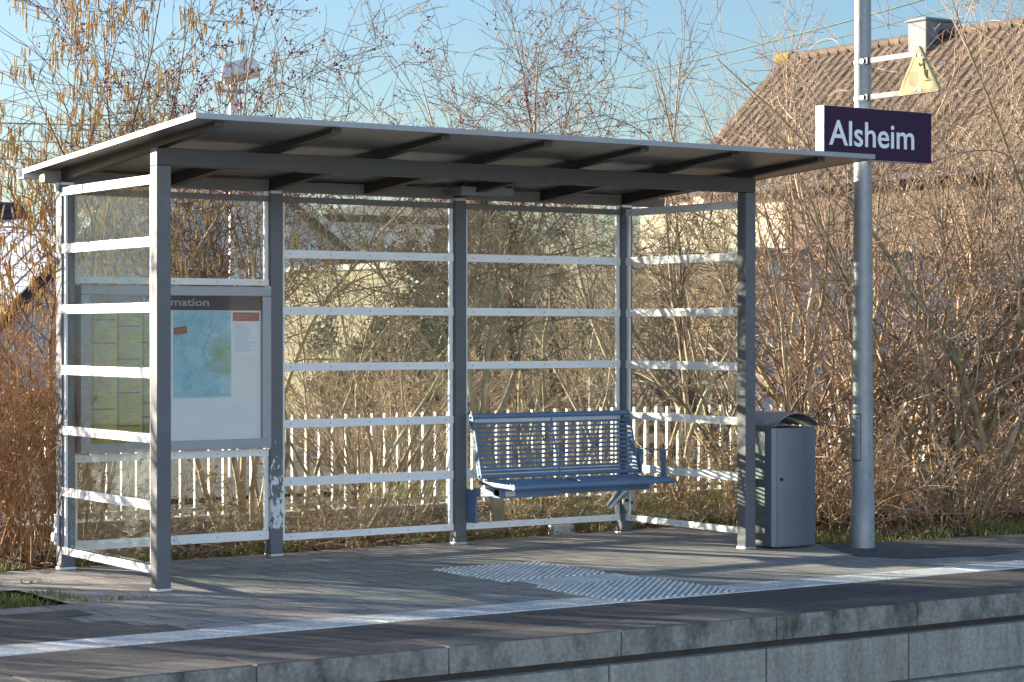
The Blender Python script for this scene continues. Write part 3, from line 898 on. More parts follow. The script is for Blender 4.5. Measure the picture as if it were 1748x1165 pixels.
b.prism([(4.305, 0.40), (4.412, 0.40), (4.412, 0.22), (4.375, 0.155), (4.34, 0.155), (4.305, 0.22)], 1.355, 1.371, 'Y', 0, 0.003)
b.beam((4.24, 1.36, 0.385), (4.24, 0.95, 0.385), 0.045, 0.05, 0.004)
b.tube([(4.16, 1.34, 0.20), (4.30, 1.36, 0.31)], [0.022, 0.045], 12)
b.box(4.25, 4.33, 1.33, 1.372, 0.35, 0.41, 0.004)
bb = b.build('bracket', M['steel'], be)
for xx, zz in ((4.335, 0.355), (4.385, 0.33), (4.335, 0.245), (4.38, 0.225)):
    MB().tube([(xx, 1.3555, zz), (xx, 1.349, zz)], 0.013, 8).build('bolt', M['black'], bb)

# ------------------------------------------------------------------ litter bin
wb = thing('litter_bin', 'tall grey metal litter bin with arched hood beside the right front post', 'bin', (4.64, 0.04, 0))
bx0, bx1, by0, by1, bh = 4.465, 4.905, -0.075, 0.235, 0.815
def bin_outline(inset=0.0, bulge=0.055, n=14):
    pts = []
    w = bx1 - bx0 - 2 * inset
    for i in range(n + 1):
        t = i / n
        yy = by0 + inset - bulge * math.sin(math.pi * (0.12 + 0.88 * t)) ** 0.9 * (1 if t > 0 else 0.6)
        if t > 0.9: yy = by0 + inset - bulge * 0.35 + (t - 0.9) * 0.9
        pts.append((bx0 + inset + w * t, yy))
    return pts + [(bx1 - inset, by1 - inset), (bx0 + inset, by1 - inset)]
b = MB(); b.prism(bin_outline(), 0.015, bh, 'Z'); b.build('body', M['bin'], wb)
b = MB()
ol = bin_outline()
dr = [(x, y - 0.006) for x, y in ol[1:15]]
dr2 = [(x, y - 0.0005) for x, y in ol[1:15]][::-1]
b.prism(dr + dr2, 0.03, bh - 0.012, 'Z'); do = b.build('door', M['bin'], wb)
b = MB(); b.box(bx0 + 0.052, bx0 + 0.066, by0 - 0.062, by0 - 0.038, 0.462, 0.48, 0.001); b.build('lock', M['black'], do)
b = MB()
n = 18
for (h0, h1, yf, yr) in ((0.0, 0.007, by0 - 0.055, by1 + 0.01),):
    outer = []; inner = []
    for i in range(n + 1):
        t = i / n
        xx = bx0 - 0.004 + (bx1 - bx0 - 0.045) * t
        zz = bh + 0.01 + 0.088 * math.sin(math.pi * t) ** 0.75
        outer.append((xx, zz + 0.006)); inner.append((xx, zz))
    b.prism(outer + inner[::-1], yf, yr, 'Y')
b.build('hood', M['binhood'], wb)
b = MB()
arc = [(bx0 + (bx1 - bx0 - 0.045) * i / n, bh + 0.008 + 0.086 * math.sin(math.pi * i / n) ** 0.75) for i in range(n + 1)]
b.prism([(x, min(z, bh + 0.045)) for x, z in arc] + [(bx1, bh), (bx0, bh)], by1 - 0.012, by1 - 0.006, 'Y')
b.build('rear_plate', M['binhood'], wb)

# ------------------------------------------------------------------ mast with station sign and warning sign
MX, MY = 5.047, -0.355
ma = thing('lamp_mast', 'tall tapered galvanised steel mast standing right of the litter bin', 'mast', (MX, MY, 0))
b = MB()
zs = [-0.02, 0.34, 0.345, 1.0, 2.0, 3.0, 4.2, 6.0, 6.05]
rs = [0.084, 0.0805, 0.0765, 0.071, 0.0645, 0.058, 0.0525, 0.043, 0.01]
b.tube([(MX, MY, z) for z in zs], rs, 40)
b.build('pole', M['galv'], ma)
# access door: curved plate on the pole, towards the sun side
def shell(a0, a1, z0, z1, r, th, k=8, rl=None):
    vs = []; fs = []
    for j, z in enumerate((z0, z1)):
        for i in range(k + 1):
            a = a0 + (a1 - a0) * i / k
            for rr in (r, r + th):
                vs.append((MX + math.cos(a) * rr, MY + math.sin(a) * rr, z))
    S2 = (k + 1) * 2
    for i in range(k):
        p = i * 2
        fs += [[p + 1, p + 3, S2 + p + 3, S2 + p + 1], [p, S2 + p, S2 + p + 2, p + 2], [p, p + 2, p + 3, p + 1], [S2 + p, S2 + p + 1, S2 + p + 3, S2 + p + 2]]
    fs += [[0, 1, S2 + 1, S2], [k * 2, S2 + k * 2, S2 + k * 2 + 1, k * 2 + 1]]
    return vs, fs
ad_ = math.radians(152)
b = MB(); vs, fs = shell(ad_, ad_ + math.radians(64), 0.60, 0.905, 0.0745, 0.0035); b.add(vs, fs); d_ = b.build('access_door', M['galv'], ma)
b = MB(); vs, fs = shell(ad_ - 0.05, ad_ + math.radians(64) + 0.05, 0.592, 0.913, 0.0735, 0.0025); b.add(vs, fs); b.build('door_seal', M['black'], d_)
b = MB(); 
for zz in (0.885,):
    a = ad_ + 0.75
    c = Vector((MX + math.cos(a) * 0.0775, MY + math.sin(a) * 0.0775, zz)); dn = Vector((math.cos(a), math.sin(a), 0))
    b.tube([c, c + dn * 0.004], 0.006, 8)
b.build('door_lock', M['black'], d_)
a = math.radians(275)
c = Vector((MX + math.cos(a) * 0.079, MY + math.sin(a) * 0.079, 0.50)); dn = Vector((math.cos(a), math.sin(a), 0))
b = MB(); b.tube([c - dn * 0.003, c + dn * 0.006], 0.011, 10); b.build('earth_bolt', M['boardframe'], ma)

ss = thing('station_sign', 'dark purple station name sign with white lettering on the mast', 'sign', (5.05, -0.47, 2.62))
sx0, sx1, sz0, sz1, sy0, sy1 = 4.545, 5.525, 2.615, 2.962, -0.52, -0.437
b = MB(); b.box(sx0, sx1, sy0, sy1, sz0, sz1, 0.004); bd = b.build('sign_box', M['signside'], ss)
b = MB(); b.box(sx0 + 0.003, sx1 - 0.002, sy0 - 0.004, sy0 + 0.001, sz0 + 0.002, sz1 - 0.002, 0.001); pn = b.build('front_panel', M['sign'], ss)
text_mesh('Alsheim', 0.235, 0.001, M['white'], 'lettering', pn,
          Matrix.Translation(Vector((4.585, sy0 - 0.0052, 2.705)) - ORIGIN[ss.name]) @ Matrix.Rotation(math.pi / 2, 4, 'X'), 0.775)
for zz in (2.70, 2.88):
    b = MB()
    vs, fs = shell(0, 2 * math.pi, zz - 0.015, zz + 0.015, 0.0625, 0.004, 24); b.add(vs, fs)
    b.box(MX - 0.03, MX + 0.03, sy1 + 0.001, MY - 0.058, zz - 0.012, zz + 0.012, 0.002)
    b.build('clamp', M['steel'], ss)

ws = thing('warning_sign', 'faded yellow triangular warning sign on two arms high on the mast', 'sign', (4.95, -0.95, 3.0))
wx = 4.958
A_, B_, C_ = (-0.775, 3.02), (-1.165, 3.02), (-0.967, 3.345)
def tri(in_, r=0.02):
    cy, cz = (A_[0] + B_[0] + C_[0]) / 3, (A_[1] + B_[1] + C_[1]) / 3
    out = []
    P3 = [A_, B_, C_]
    for i in range(3):
        p = Vector(P3[i]); a = Vector(P3[i - 1]); c = Vector(P3[(i + 1) % 3])
        ctr = Vector((cy, cz))
        p = p + (ctr - p) * in_; a = a + (ctr - a) * in_; c = c + (ctr - c) * in_
        d1 = (a - p).normalized(); d2 = (c - p).normalized()
        for t in (0, 0.5, 1):
            e1 = p + d1 * r * 1.4; e2 = p + d2 * r * 1.4
            q = e1 * (1 - t) ** 2 + p * 2 * t * (1 - t) + e2 * t * t
            out.append((q.x, q.y))
    return out
b = MB(); b.prism(tri(0.0), wx, wx + 0.03, 'X', 0, 0.003); pl = b.build('sign_plate', M['warn'], ws)
rim = MB()
to, ti = tri(0.07, 0.018), tri(0.21, 0.012)
k = len(to)
rim.add([(wx - 0.0015, y, z) for y, z in to] + [(wx - 0.0015, y, z) for y, z in ti], [[i, (i + 1) % k, k + (i + 1) % k, k + i] for i in range(k)])
rim.build('border', M['warnrim'], pl)
b = MB()
pc = lambda u, v: (wx - 0.003, -1.0 - u, 3.10 + v)
b.tube([pc(0.02, 0.135), pc(0.024, 0.135)], 0.010, 8)
b.tube([pc(0.018, 0.122), pc(0.03, 0.075)], 0.006, 6)
b.tube([pc(0.02, 0.115), pc(-0.012, 0.10), pc(-0.02, 0.118)], 0.0035, 6)
b.tube([pc(0.02, 0.115), pc(0.052, 0.118)], 0.0035, 6)
b.tube([pc(0.03, 0.075), pc(0.055, 0.065), pc(0.05, 0.03)], 0.0042, 6)
b.tube([pc(0.03, 0.075), pc(0.035, 0.04), pc(0.06, 0.012)], 0.0042, 6)
b.beam(pc(0.035, 0.0), pc(0.085, 0.0), 0.004, 0.006)
b.build('pictogram', M['pict'], pl)
b = MB()
rr = random.Random(8)
pts_ = [(-0.93 + 0.045 * (1 + 0.25 * rr.uniform(-1, 1)) * math.cos(t * math.pi / 8), 3.125 + 0.05 * (1 + 0.25 * rr.uniform(-1, 1)) * math.sin(t * math.pi / 8)) for t in range(16)]
b.add([(wx - 0.0012, y, z) for y, z in pts_], [list(range(16))[::-1]]); b.build('faded_blotch', M['pale_red'], pl)
for (yy, zz) in ((-0.945, 3.27), (-0.99, 3.27), (-0.94, 3.045), (-0.99, 3.045)):
    MB().tube([(wx - 0.006, yy, zz), (wx + 0.002, yy, zz)], 0.008, 8).build('screw', M['steel'], pl)
for zz, ye in ((3.29, -0.92), (3.045, -0.80)):
    b = MB()
    b.beam((wx + 0.036, MY - 0.06, zz), (wx + 0.036, ye, zz), 0.006, 0.035, 0.001)
    b.build('arm', M['armsteel'], ws)
    b = MB(); b.box(wx + 0.022, wx + 0.052, MY - 0.118, MY - 0.086, zz - 0.022, zz + 0.022, 0.003); b.build('arm_joint', M['black'], ws)
    b = MB()
    vs, fs = shell(0, 2 * math.pi, zz - 0.014, zz + 0.014, 0.0575, 0.004, 24); b.add(vs, fs)
    b.box(wx + 0.012, MX, MY - 0.085, MY - 0.055, zz - 0.014, zz + 0.014, 0.002)
    b.build('clamp', M['steel'], ws)

# ------------------------------------------------------------------ white picket fence behind the planting
FY = 4.15
fe = thing('picket_fence', 'low white metal picket fence on a concrete plinth behind the shelter', 'fence', (6, FY, 0))
b = MB(); b.box(-1.5, 10.6, FY - 0.08, FY + 0.10, -0.2, 0.035, 0.012); b.build('plinth', M['plinth'], fe)
b = MB(); b.box(-1.5, 10.6, FY - 0.012, FY + 0.012, 0.07, 0.10, 0.003); b.build('lower_rail', M['pickets'], fe)
b = MB(); b.box(-1.5, 10.6, FY - 0.022, FY + 0.022, 0.70, 0.735, 0.003); b.build('upper_rail', M['pickets'], fe)
pk_me = None
for k in range(98):
    x = -1.42 + 0.1225 * k
    if pk_me is None:
        b = MB(); b.box(-0.017, 0.017, -0.017, 0.017, 0.036, 0.80, 0.003)
        p0 = b.build('picket', M['pickets'], fe, local=True)
        pk_me = p0.data
    else:
        p0 = bpy.data.objects.new('picket', pk_me); COL.objects.link(p0); p0.parent = fe
    p0.location = (x - 6, (-1) ** k * 0.0, 0)
gt2 = thing('garden_gate', 'white flat topped garden gate seen between the right shrubs', 'gate', (9.6, 4.6, 0))
b = MB(); b.box(9.0, 10.5, 4.58, 4.63, 0.70, 0.78, 0.004); b.box(9.0, 10.5, 4.59, 4.62, 0.02, 0.07, 0.004); b.build('frame', M['pickets'], gt2)
for k in range(11):
    MB().box(9.02 + 0.145 * k, 9.05 + 0.145 * k, 4.595, 4.615, 0.07, 0.70, 0.002).build('bar', M['pickets'], gt2)

# ------------------------------------------------------------------ street lamp, cables, houses
sl = thing('street_lamp', 'white boxy street lamp rising behind the red berried trees', 'street lamp', (5.03, 9.0, -0.05))
b = MB(); b.tube([(5.03, 9.0, -0.05), (5.03, 9.0, 4.06)], [0.055, 0.042], 16); b.build('pole', M['lampwhite'], sl)
mt = Matrix.Translation((5.10, 9.0, 4.19)) @ Matrix.Rotation(math.radians(-25), 4, 'Z') @ Matrix.Rotation(math.radians(-14), 4, 'Y')
b = MB()
bmx = bmesh.new(); bmesh.ops.create_cube(bmx, size=1)
for v in bmx.verts:
    tp = 0.72 if v.co.z > 0 else 1.0
    v.co = Vector((v.co.x * 0.44 * tp, v.co.y * 0.30 * tp, v.co.z * 0.15))
bmesh.ops.bevel(bmx, geom=list(bmx.edges), offset=0.012, segments=2, affect='EDGES'); bmesh.ops.transform(bmx, matrix=mt, verts=list(bmx.verts)); b.bm(bmx)
hd_ = b.build('lamp_head', M['lampwhite'], sl)
b = MB(); b.box(-0.19, 0.19, -0.125, 0.125, -0.125, -0.077, 0.015, 0, mt); b.build('lamp_bowl', M['lampbowl'], hd_)
b = MB(); b.box(4.83, 5.15, 8.985, 9.015, 3.93, 3.965, 0.004); b.tube([(4.86, 8.99, 3.93), (4.88, 8.99, 3.83), (4.95, 8.99, 3.80), (5.0, 8.99, 3.86)], 0.008, 6); b.build('crossarm', M['galv'], sl)

def cable(p, q, sag, r, label):
    p = Vector(p); q = Vector(q)
    pts = [p.lerp(q, t / 24) - Vector((0, 0, sag * 4 * (t / 24) * (1 - t / 24))) for t in range(25)]
    o = MB().tube(pts, r, 6).build('overhead_cable', M['cable'])
    return tag(o, label, 'cable', 'overhead cables')
cable((17.6, 6, 6.9), (19.2, 33, 6.35), 0.55, 0.016, 'upper dark green cable crossing the sky left of the tiled roof')
cable((17.6, 6, 6.65), (19.2, 33, 6.2), 0.55, 0.011, 'lower thin green cable just beneath the one left of the tiled roof')
cable((19.2, 33, 6.3), (6.0, 30, 5.55), 0.15, 0.014, 'dark cable in the sky at left, topmost of three behind the catkins')
cable((19.2, 33, 5.9), (6.0, 30, 5.3), 0.2, 0.011, 'thin green cable in the sky at left, middle one behind the catkins')
cable((19.2, 33, 5.5), (6.0, 30, 4.95), 0.2, 0.012, 'green cable at left nearest the shelter roof behind the catkins')

def window(x0, x1, y0, y1, z0, z1, axis, parent, shutter=False, fm='winframe'):
    """axis 'Y': faces -Y at y0; axis 'X': faces -X at x0"""
    f = MB(); g = MB()
    if axis == 'Y':
        f.box(x0, x1, y0 - 0.06, y0 + 0.05, z0, z0 + 0.1); f.box(x0, x1, y0 - 0.06, y0 + 0.05, z1 - 0.1, z1)
        f.box(x0, x0 + 0.09, y0 - 0.059, y0 + 0.05, z0 + 0.1, z1 - 0.1); f.box(x1 - 0.09, x1, y0 - 0.059, y0 + 0.05, z0 + 0.1, z1 - 0.1)
        f.box((x0 + x1) / 2 - 0.04, (x0 + x1) / 2 + 0.04, y0 - 0.055, y0 + 0.05, z0 + 0.1, z1 - 0.1)
        g.box(x0 + 0.09, x1 - 0.09, y0 - 0.02, y0 - 0.01, z0 + 0.1, z1 - 0.1)
    else:
        f.box(x0 - 0.06, x0 + 0.05, y0, y1, z0, z0 + 0.1); f.box(x0 - 0.06, x0 + 0.05, y0, y1, z1 - 0.1, z1)
        f.box(x0 - 0.059, x0 + 0.05, y0, y0 + 0.09, z0 + 0.1, z1 - 0.1); f.box(x0 - 0.059, x0 + 0.05, y1 - 0.09, y1, z0 + 0.1, z1 - 0.1)
        g.box(x0 - 0.02, x0 - 0.01, y0 + 0.09, y1 - 0.09, z0 + 0.1, z1 - 0.1)
    w = f.build('window', M[fm], parent)
    g.build('pane', M['pane'], w)
    if shutter:
        s = MB(); s.box(x0 - 0.5, x0 - 0.02, y0 - 0.07, y0 - 0.012, z0, z1); s.build('shutter', M['shutter'], w)
    return w

def roof_slab(mb, prof, a0, a1, axis, th=0.12):
    """prof: (u,z) polyline eave-ridge-eave"""
    up = list(prof); lo = [(u, z - th) for u, z in prof]
    mb.prism(up + lo[::-1], a0, a1, axis)

# right house: big brown tiled roof, ridge running along Y, tiles built row by row
hr = thing('tiled_house', 'cream house with big brown tiled roof behind the right shrubs', 'house', (30, 21, 0))
RX, RZ_, EX, EZ, HY0, HY1 = 30.0, 8.05, 26.6, 4.75, 11.0, 29.2
b = MB(); b.prism([(27.1, 0), (32.9, 0), (32.9, EZ + 0.3), (RX, RZ_ - 0.25), (27.1, EZ + 0.3)], HY0 + 0.3, HY1 - 0.3, 'Y'); b.build('wall', M['render_cream'], hr)
b = MB(); roof_slab(b, [(EX, EZ), (RX, RZ_), (33.4, EZ)], HY0, HY1, 'Y', 0.14)
rfh = b.build('roof', M['tile'], hr)
tl = MB()
sl_len = math.hypot(RX - EX, RZ_ - EZ); rows = int(sl_len / 0.33); du = Vector((RX - EX, 0, RZ_ - EZ)).normalized(); nn = Vector((-du.z, 0, du.x))
ncol = int((HY1 - HY0) / 0.30)
rngt = random.Random(2)
for r_ in range(rows):
    base = Vector((EX, 0, EZ)) + du * (0.33 * r_) + nn * 0.03
    for c_ in range(ncol):
        y0 = HY0 + 0.30 * c_; jt = rngt.uniform(-0.008, 0.012)
        prof = [(0, 0.0), (0.07, 0.03), (0.15, 0.0), (0.22, -0.004), (0.30, 0.0)]
        vs = []
        for (dy, dz) in prof:
            vs.append(base + Vector((0, y0 + dy, 0)) + nn * (dz + 0.03 + jt) - du * 0.03)
        for (dy, dz) in prof:
            vs.append(base + Vector((0, y0 + dy, 0)) + nn * dz + du * 0.33)
        vs.append(base + Vector((0, y0, 0)) - du * 0.03); vs.append(base + Vector((0, y0 + 0.30, 0)) - du * 0.03)
        tl.add(vs, [[i + 1, i, i + 5, i + 6] for i in range(4)] + [[10, 0, 1, 2, 3, 4, 11]], 0)
tl.build('tiles', M['tile'], rfh)
b = MB()
yy = HY0
while yy < HY1 - 0.05:
    b.tube([(RX, yy, RZ_ + 0.02), (RX, min(yy + 0.37, HY1), RZ_ + 0.05)], [0.13, 0.115], 10)
    yy += 0.34
b.build('ridge_tiles', M['tile'], rfh)
b = MB(); b.tube([(RX, HY1 - 0.5, RZ_ + 0.06), (RX, HY1 + 0.02, RZ_ + 0.07)], 0.15, 10); b.build('ridge_end', M['moss'], rfh)
b = MB(); b.box(29.5, 30.5, 23.7, 24.25, 7.5, 8.38, 0.02); ch = b.build('chimney', M['zinc'], rfh)
b = MB(); b.box(29.44, 30.56, 23.64, 24.31, 8.38, 8.44, 0.01); b.build('chimney_cap', M['zinc'], ch)
b = MB(); b.box(EX - 0.12, EX + 0.02, HY0, HY1, EZ - 0.16, EZ - 0.02, 0.02); b.build('gutter', M['darkroof'], hr)
b = MB(); b.box(27.05, 27.094, HY0 + 0.31, 25.6, 0.0, 4.9); b.build('cladding', M['cladding'], hr)  # dark panel added over the near wall, standing in for shade
for y0 in (14.5, 18.0, 23.6):
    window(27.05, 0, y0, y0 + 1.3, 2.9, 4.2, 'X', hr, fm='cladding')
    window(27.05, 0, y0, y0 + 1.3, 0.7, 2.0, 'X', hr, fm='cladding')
an = thing('cream_annexe', 'low sunlit cream annexe at the far end of the tiled house', 'house', (30, 32, 0))
b = MB(); b.box(27.6, 33, 29.3, 31.6, 0, 4.9); b.build('wall', M['render_cream'], an)
b = MB(); roof_slab(b, [(27.3, 4.8), (30.5, 6.0), (33.4, 4.8)], 29.3, 31.9, 'Y'); b.build('roof', M['tile'], an)
# white garage in front of the tiled house, in shade
ga = thing('white_garage', 'low white rendered garage behind the dense right shrubs', 'garage', (21, 20, 0))
b = MB(); b.box(19.2, 25.6, 17.5, 22.0, 0, 2.75); b.build('wall', M['render_white'], ga)
b = MB(); b.box(19.05, 25.75, 17.35, 22.15, 2.75, 2.92, 0.02); b.build('roof', M['zinc'], ga)
b = MB(); b.box(20.2, 22.8, 17.46, 17.50, 0.0, 2.2); b.build('door', M['winframe'], ga)
b = MB(); b.box(19.17, 19.196, 17.52, 21.98, 0.0, 2.74); b.build('side_cladding', M['cladding'], ga)  # dark panel added so the sunlit white side does not show bright
# left houses far behind the hazel
ha = thing('gabled_house', 'pale gabled house with dark roof far behind the berried trees', 'house', (20, 41, 0))
b = MB(); b.prism([(17.7, 0), (22.7, 0), (22.7, 3.7), (20.2, 5.45), (17.7, 3.7)], 38.0, 48.0, 'Y'); b.build('wall', M['render_white'], ha)
b = MB(); roof_slab(b, [(17.1, 3.45), (20.2, 5.65), (23.3, 3.45)], 37.5, 48.5, 'Y', 0.25); r0 = b.build('roof', M['darkroof'], ha)
b = MB(); b.prism([(17.1, 3.46), (20.2, 5.66), (23.3, 3.46), (23.3, 3.24), (20.2, 5.44), (17.1, 3.24)], 37.44, 37.5, 'Y'); b.build('bargeboard', M['winframe'], r0)
b = MB(); b.box(22.72, 26.0, 38.6, 46.0, 0, 4.35); b.build('side_wing', M['render_white'], ha)
b = MB(); b.box(22.72, 26.2, 38.4, 46.2, 4.352, 4.55, 0.02); b.build('wing_roof', M['darkroof'], ha)
window(23.4, 24.5, 38.6, 0, 2.9, 4.0, 'Y', ha, True)
window(18.6, 19.7, 38.0, 0, 1.9, 3.1, 'Y', ha)
hb = thing('pale_roof_house', 'white house with steep pale roof and dark verge at far left', 'house', (12.5, 33, 0))
b = MB(); b.prism([(10.2, 0), (15.5, 0), (15.5, 2.75), (13.9, 3.85), (10.2, 0.4)], 33.0, 44.0, 'Y'); b.build('wall', M['render_white'], hb)
b = MB(); roof_slab(b, [(9.9, 0.3), (13.9, 4.1), (15.9, 2.7)], 32.62, 44.4, 'Y', 0.16); r1 = b.build('roof', M['frostroof'], hb)
b = MB()
for k in range(9):
    yy = 33.4 + 1.25 * k
    b.prism([(9.9, 0.34), (13.88, 4.121), (13.88, 4.09), (9.9, 0.31)], yy, yy + 0.05, 'Y')
b.build('sheet_seams', M['zinc'], r1)
b = MB(); b.prism([(9.9, 0.32), (13.9, 4.12), (15.92, 2.71), (15.92, 2.38), (13.9, 3.72), (9.9, -0.1)], 32.5, 32.618, 'Y'); b.build('verge_board', M['darkroof'], r1)
hc = thing('dark_blue_roof_house', 'distant low house with dark blue roof above the pale roof at far left', 'house', (13, 48, 0))
b = MB(); b.prism([(8.0, 0), (18.5, 0), (18.5, 3.0), (8.0, 3.0)], 46.0, 55.0, 'Y'); b.build('wall', M['render_white'], hc)
b = MB(); b.prism([(45.4, 2.7), (50.5, 5.3), (55.6, 2.7), (55.6, 2.5), (50.5, 5.1), (45.4, 2.5)], 7.4, 19.0, 'X'); b.build('roof', M['navyroof'], hc)
hd2 = thing('dark_roof_house', 'house with steep dark roof behind the middle of the shelter', 'house', (26, 42, 0))
b = MB(); b.prism([(25.4, 0), (31, 0), (31, 3.2), (28.2, 5.2), (25.4, 3.2)], 40.0, 48.0, 'Y'); b.build('wall', M['render_beige'], hd2)
b = MB(); roof_slab(b, [(25.0, 3.0), (28.2, 5.3), (31.4, 3.0)], 39.6, 48.4, 'Y', 0.2); b.build('roof', M['darkroof'], hd2)
hn = thing('neighbour_house', 'white house with dark roof standing off to the left beyond the hedge', 'house', (-15, 40, 0))  # unseen house added to keep low sky glow out of the side glass
b = MB(); b.prism([(36, 0), (44, 0), (44, 3.4), (40, 5.2), (36, 3.4)], -24.0, -7.0, 'X'); b.build('wall', M['render_white'], hn)
b = MB(); roof_slab(b, [(35.5, 3.3), (40, 5.4), (44.5, 3.3)], -24.4, -6.6, 'X', 0.2); b.build('roof', M['darkroof'], hn)
sb = thing('station_building', 'long pale station building on the opposite platform', 'station', (-14, -19, 0))  # unseen building added behind the camera to light the shaded faces
b = MB(); b.box(-44, 10, -29, -19, -0.4, 7.6); b.build('wall', M['station_render'], sb)
b = MB(); roof_slab(b, [(-30, 7.4), (-24, 11.0), (-18.4, 7.4)], -44.6, 10.6, 'X', 0.2); b.build('roof', M['darkroof'], sb)
for k in range(9):
    for z0 in (1.1, 4.4):
        MB().box(-42 + 6 * k, -40.7 + 6 * k, -19.0, -18.95, z0, z0 + 1.7).build('window', M['pane'], sb)
gw = thing('garden_wall', 'sunlit beige garden wall across the street behind the shelter', 'wall', (13, 20, 0))
b = MB(); b.box(13.0, 13.3, 18.4, 22.8, -0.1, 2.5); b.build('wall_body', M['render_beige'], gw)
b = MB(); b.box(12.94, 13.36, 18.3, 22.9, 2.5, 2.6, 0.02); b.build('coping', M['plinth'], gw)

# ------------------------------------------------------------------ vegetation: bare winter wood grown branch by branch
def _n(x, y, z):
    l_ = math.sqrt(x * x + y * y + z * z) or 1.0
    return (x / l_, y / l_, z / l_)

def turn(d, ang, rng):
    """direction at the given angle from d, at a random side"""
    rx, ry, rz = rng.gauss(0, 1), rng.gauss(0, 1), rng.gauss(0, 1)
    k = rx * d[0] + ry * d[1] + rz * d[2]
    p = _n(rx - k * d[0], ry - k * d[1], rz - k * d[2])
    c, s_ = math.cos(ang), math.sin(ang)
    return (d[0] * c + p[0] * s_, d[1] * c + p[1] * s_, d[2] * c + p[2] * s_)

RMIN = 0.0026
HERE = [0.0, 0.0]          # where the plant being grown stands, so that its wood keeps clear of the shelter
def grow(out, rng, p, d, L, r, lv, P, zmax=None):
    sp = P[lv]
    n = max(2, min(14, int(L / sp['seg']) + 1))
    st = L / n
    pts = [p]; dirs = [d]
    wig, trop = sp['wig'], sp['trop']
    x, y, z = p
    g = rng.gauss
    bd = sp.get('bend', 0.075) * (0.5 if lv == 0 else 1.0)
    bx_, by_, bz_ = g(0, bd), g(0, bd), g(0, bd * 0.7)
    for i in range(n):
        if rng.random() < 0.35: bx_, by_, bz_ = 0.5 * bx_ + g(0, bd), 0.5 * by_ + g(0, bd), 0.5 * bz_ + g(0, bd * 0.7)
        d = _n(d[0] + g(0, wig) + bx_, d[1] + g(0, wig) + by_, d[2] + g(0, wig * 0.7) + trop + bz_)
        x += d[0] * st; y += d[1] * st; z += d[2] * st
        if z < 0.03: z = 0.03 + rng.random() * 0.02
        if y + HERE[1] < 1.62 and -0.15 < x + HERE[0] < 4.8 and z < 2.8 and HERE[1] > 1.6:
            y = 1.62 - HERE[1] + rng.random() * 0.04
            d = _n(d[0], abs(d[1]) + 0.15, d[2])
        pts.append((x, y, z)); dirs.append(d)
    r1 = max(RMIN * 0.75, r * sp['tip'])
    out.append((lv, pts, r, r1))
    if lv + 1 < len(P):
        c = P[lv + 1]
        k = L * c['dens'] * rng.uniform(0.75, 1.25)
        k = int(k) + (1 if rng.random() < k - int(k) else 0)
        for _ in range(k):
            t = c['t0'] + (1 - c['t0']) * rng.random()
            i = min(n - 1, int(t * n)); f = t * n - i
            a, b_ = pts[i], pts[i + 1]
            q = (a[0] + (b_[0] - a[0]) * f, a[1] + (b_[1] - a[1]) * f, a[2] + (b_[2] - a[2]) * f)
            if q[2] < c.get('zmin', 0.0): continue
            dd = turn(dirs[i + 1], math.radians(rng.uniform(*c['ang'])), rng)
            dd = _n(dd[0], dd[1], dd[2] + c.get('lift', 0.0))
            cl = min(c.get('max', 9), L * rng.uniform(*c['len']) * (1 - c['shape'] * t))
            if cl < c.get('min', 0.02): continue
            rl = r + (r1 - r) * t
            cr = max(RMIN, min(rl * 0.8, rl * c['rr'] * rng.uniform(0.8, 1.2)))
            grow(out, rng, q, dd, cl, cr, lv + 1, P)

def tubes(polys, name, mat, parent):
    """one mesh from many tapered polylines"""
    groups = {}
    for lv, pts, r0, r1 in polys:
        sd = 3 if r0 < 0.005 else (5 if r0 < 0.012 else 8)
        groups.setdefault((len(pts), sd), []).append((pts, r0, r1))
    V = []; F = []; base = 0
    for (n, sd), lst in groups.items():
        A = np.array([q[0] for q in lst], dtype=np.float64)
        r0 = np.array([q[1] for q in lst]); r1 = np.array([q[2] for q in lst])
        m_ = len(lst)
        T = np.empty_like(A)
        T[:, 1:-1] = A[:, 2:] - A[:, :-2]; T[:, 0] = A[:, 1] - A[:, 0]; T[:, -1] = A[:, -1] - A[:, -2]
        T /= np.linalg.norm(T, axis=2, keepdims=True) + 1e-12
        D0 = A[:, -1] - A[:, 0]
        D0 /= np.linalg.norm(D0, axis=1, keepdims=True) + 1e-12
        ref = np.where(np.abs(D0[:, 2:3]) < 0.7, np.array([[0.0, 0.0, 1.0]]), np.array([[1.0, 0.13, 0.0]]))
        U = np.cross(T, ref[:, None, :]); U /= np.linalg.norm(U, axis=2, keepdims=True) + 1e-9
        B = np.cross(T, U)
        w = np.linspace(0, 1, n)[None, :]
        R = r0[:, None] * (1 - w) + r1[:, None] * w
        an_ = np.arange(sd) * 2 * np.pi / sd
        ring = A[:, :, None, :] + R[:, :, None, None] * (U[:, :, None, :] * np.cos(an_)[None, None, :, None] + B[:, :, None, :] * np.sin(an_)[None, None, :, None])
        V.append(ring.reshape(-1, 3))
        i0 = base + (np.arange(m_) * n * sd)[:, None, None] + (np.arange(n - 1) * sd)[None, :, None]
        k0 = np.arange(sd)[None, None, :]; k1 = (np.arange(sd) + 1)[None, None, :] % sd
        F.append(np.stack([i0 + k0, i0 + k1, i0 + sd + k1, i0 + sd + k0], axis=-1).reshape(-1, 4))
        base += m_ * n * sd
    return raw_mesh(np.concatenate(V), np.concatenate(F), name, mat, parent, True)

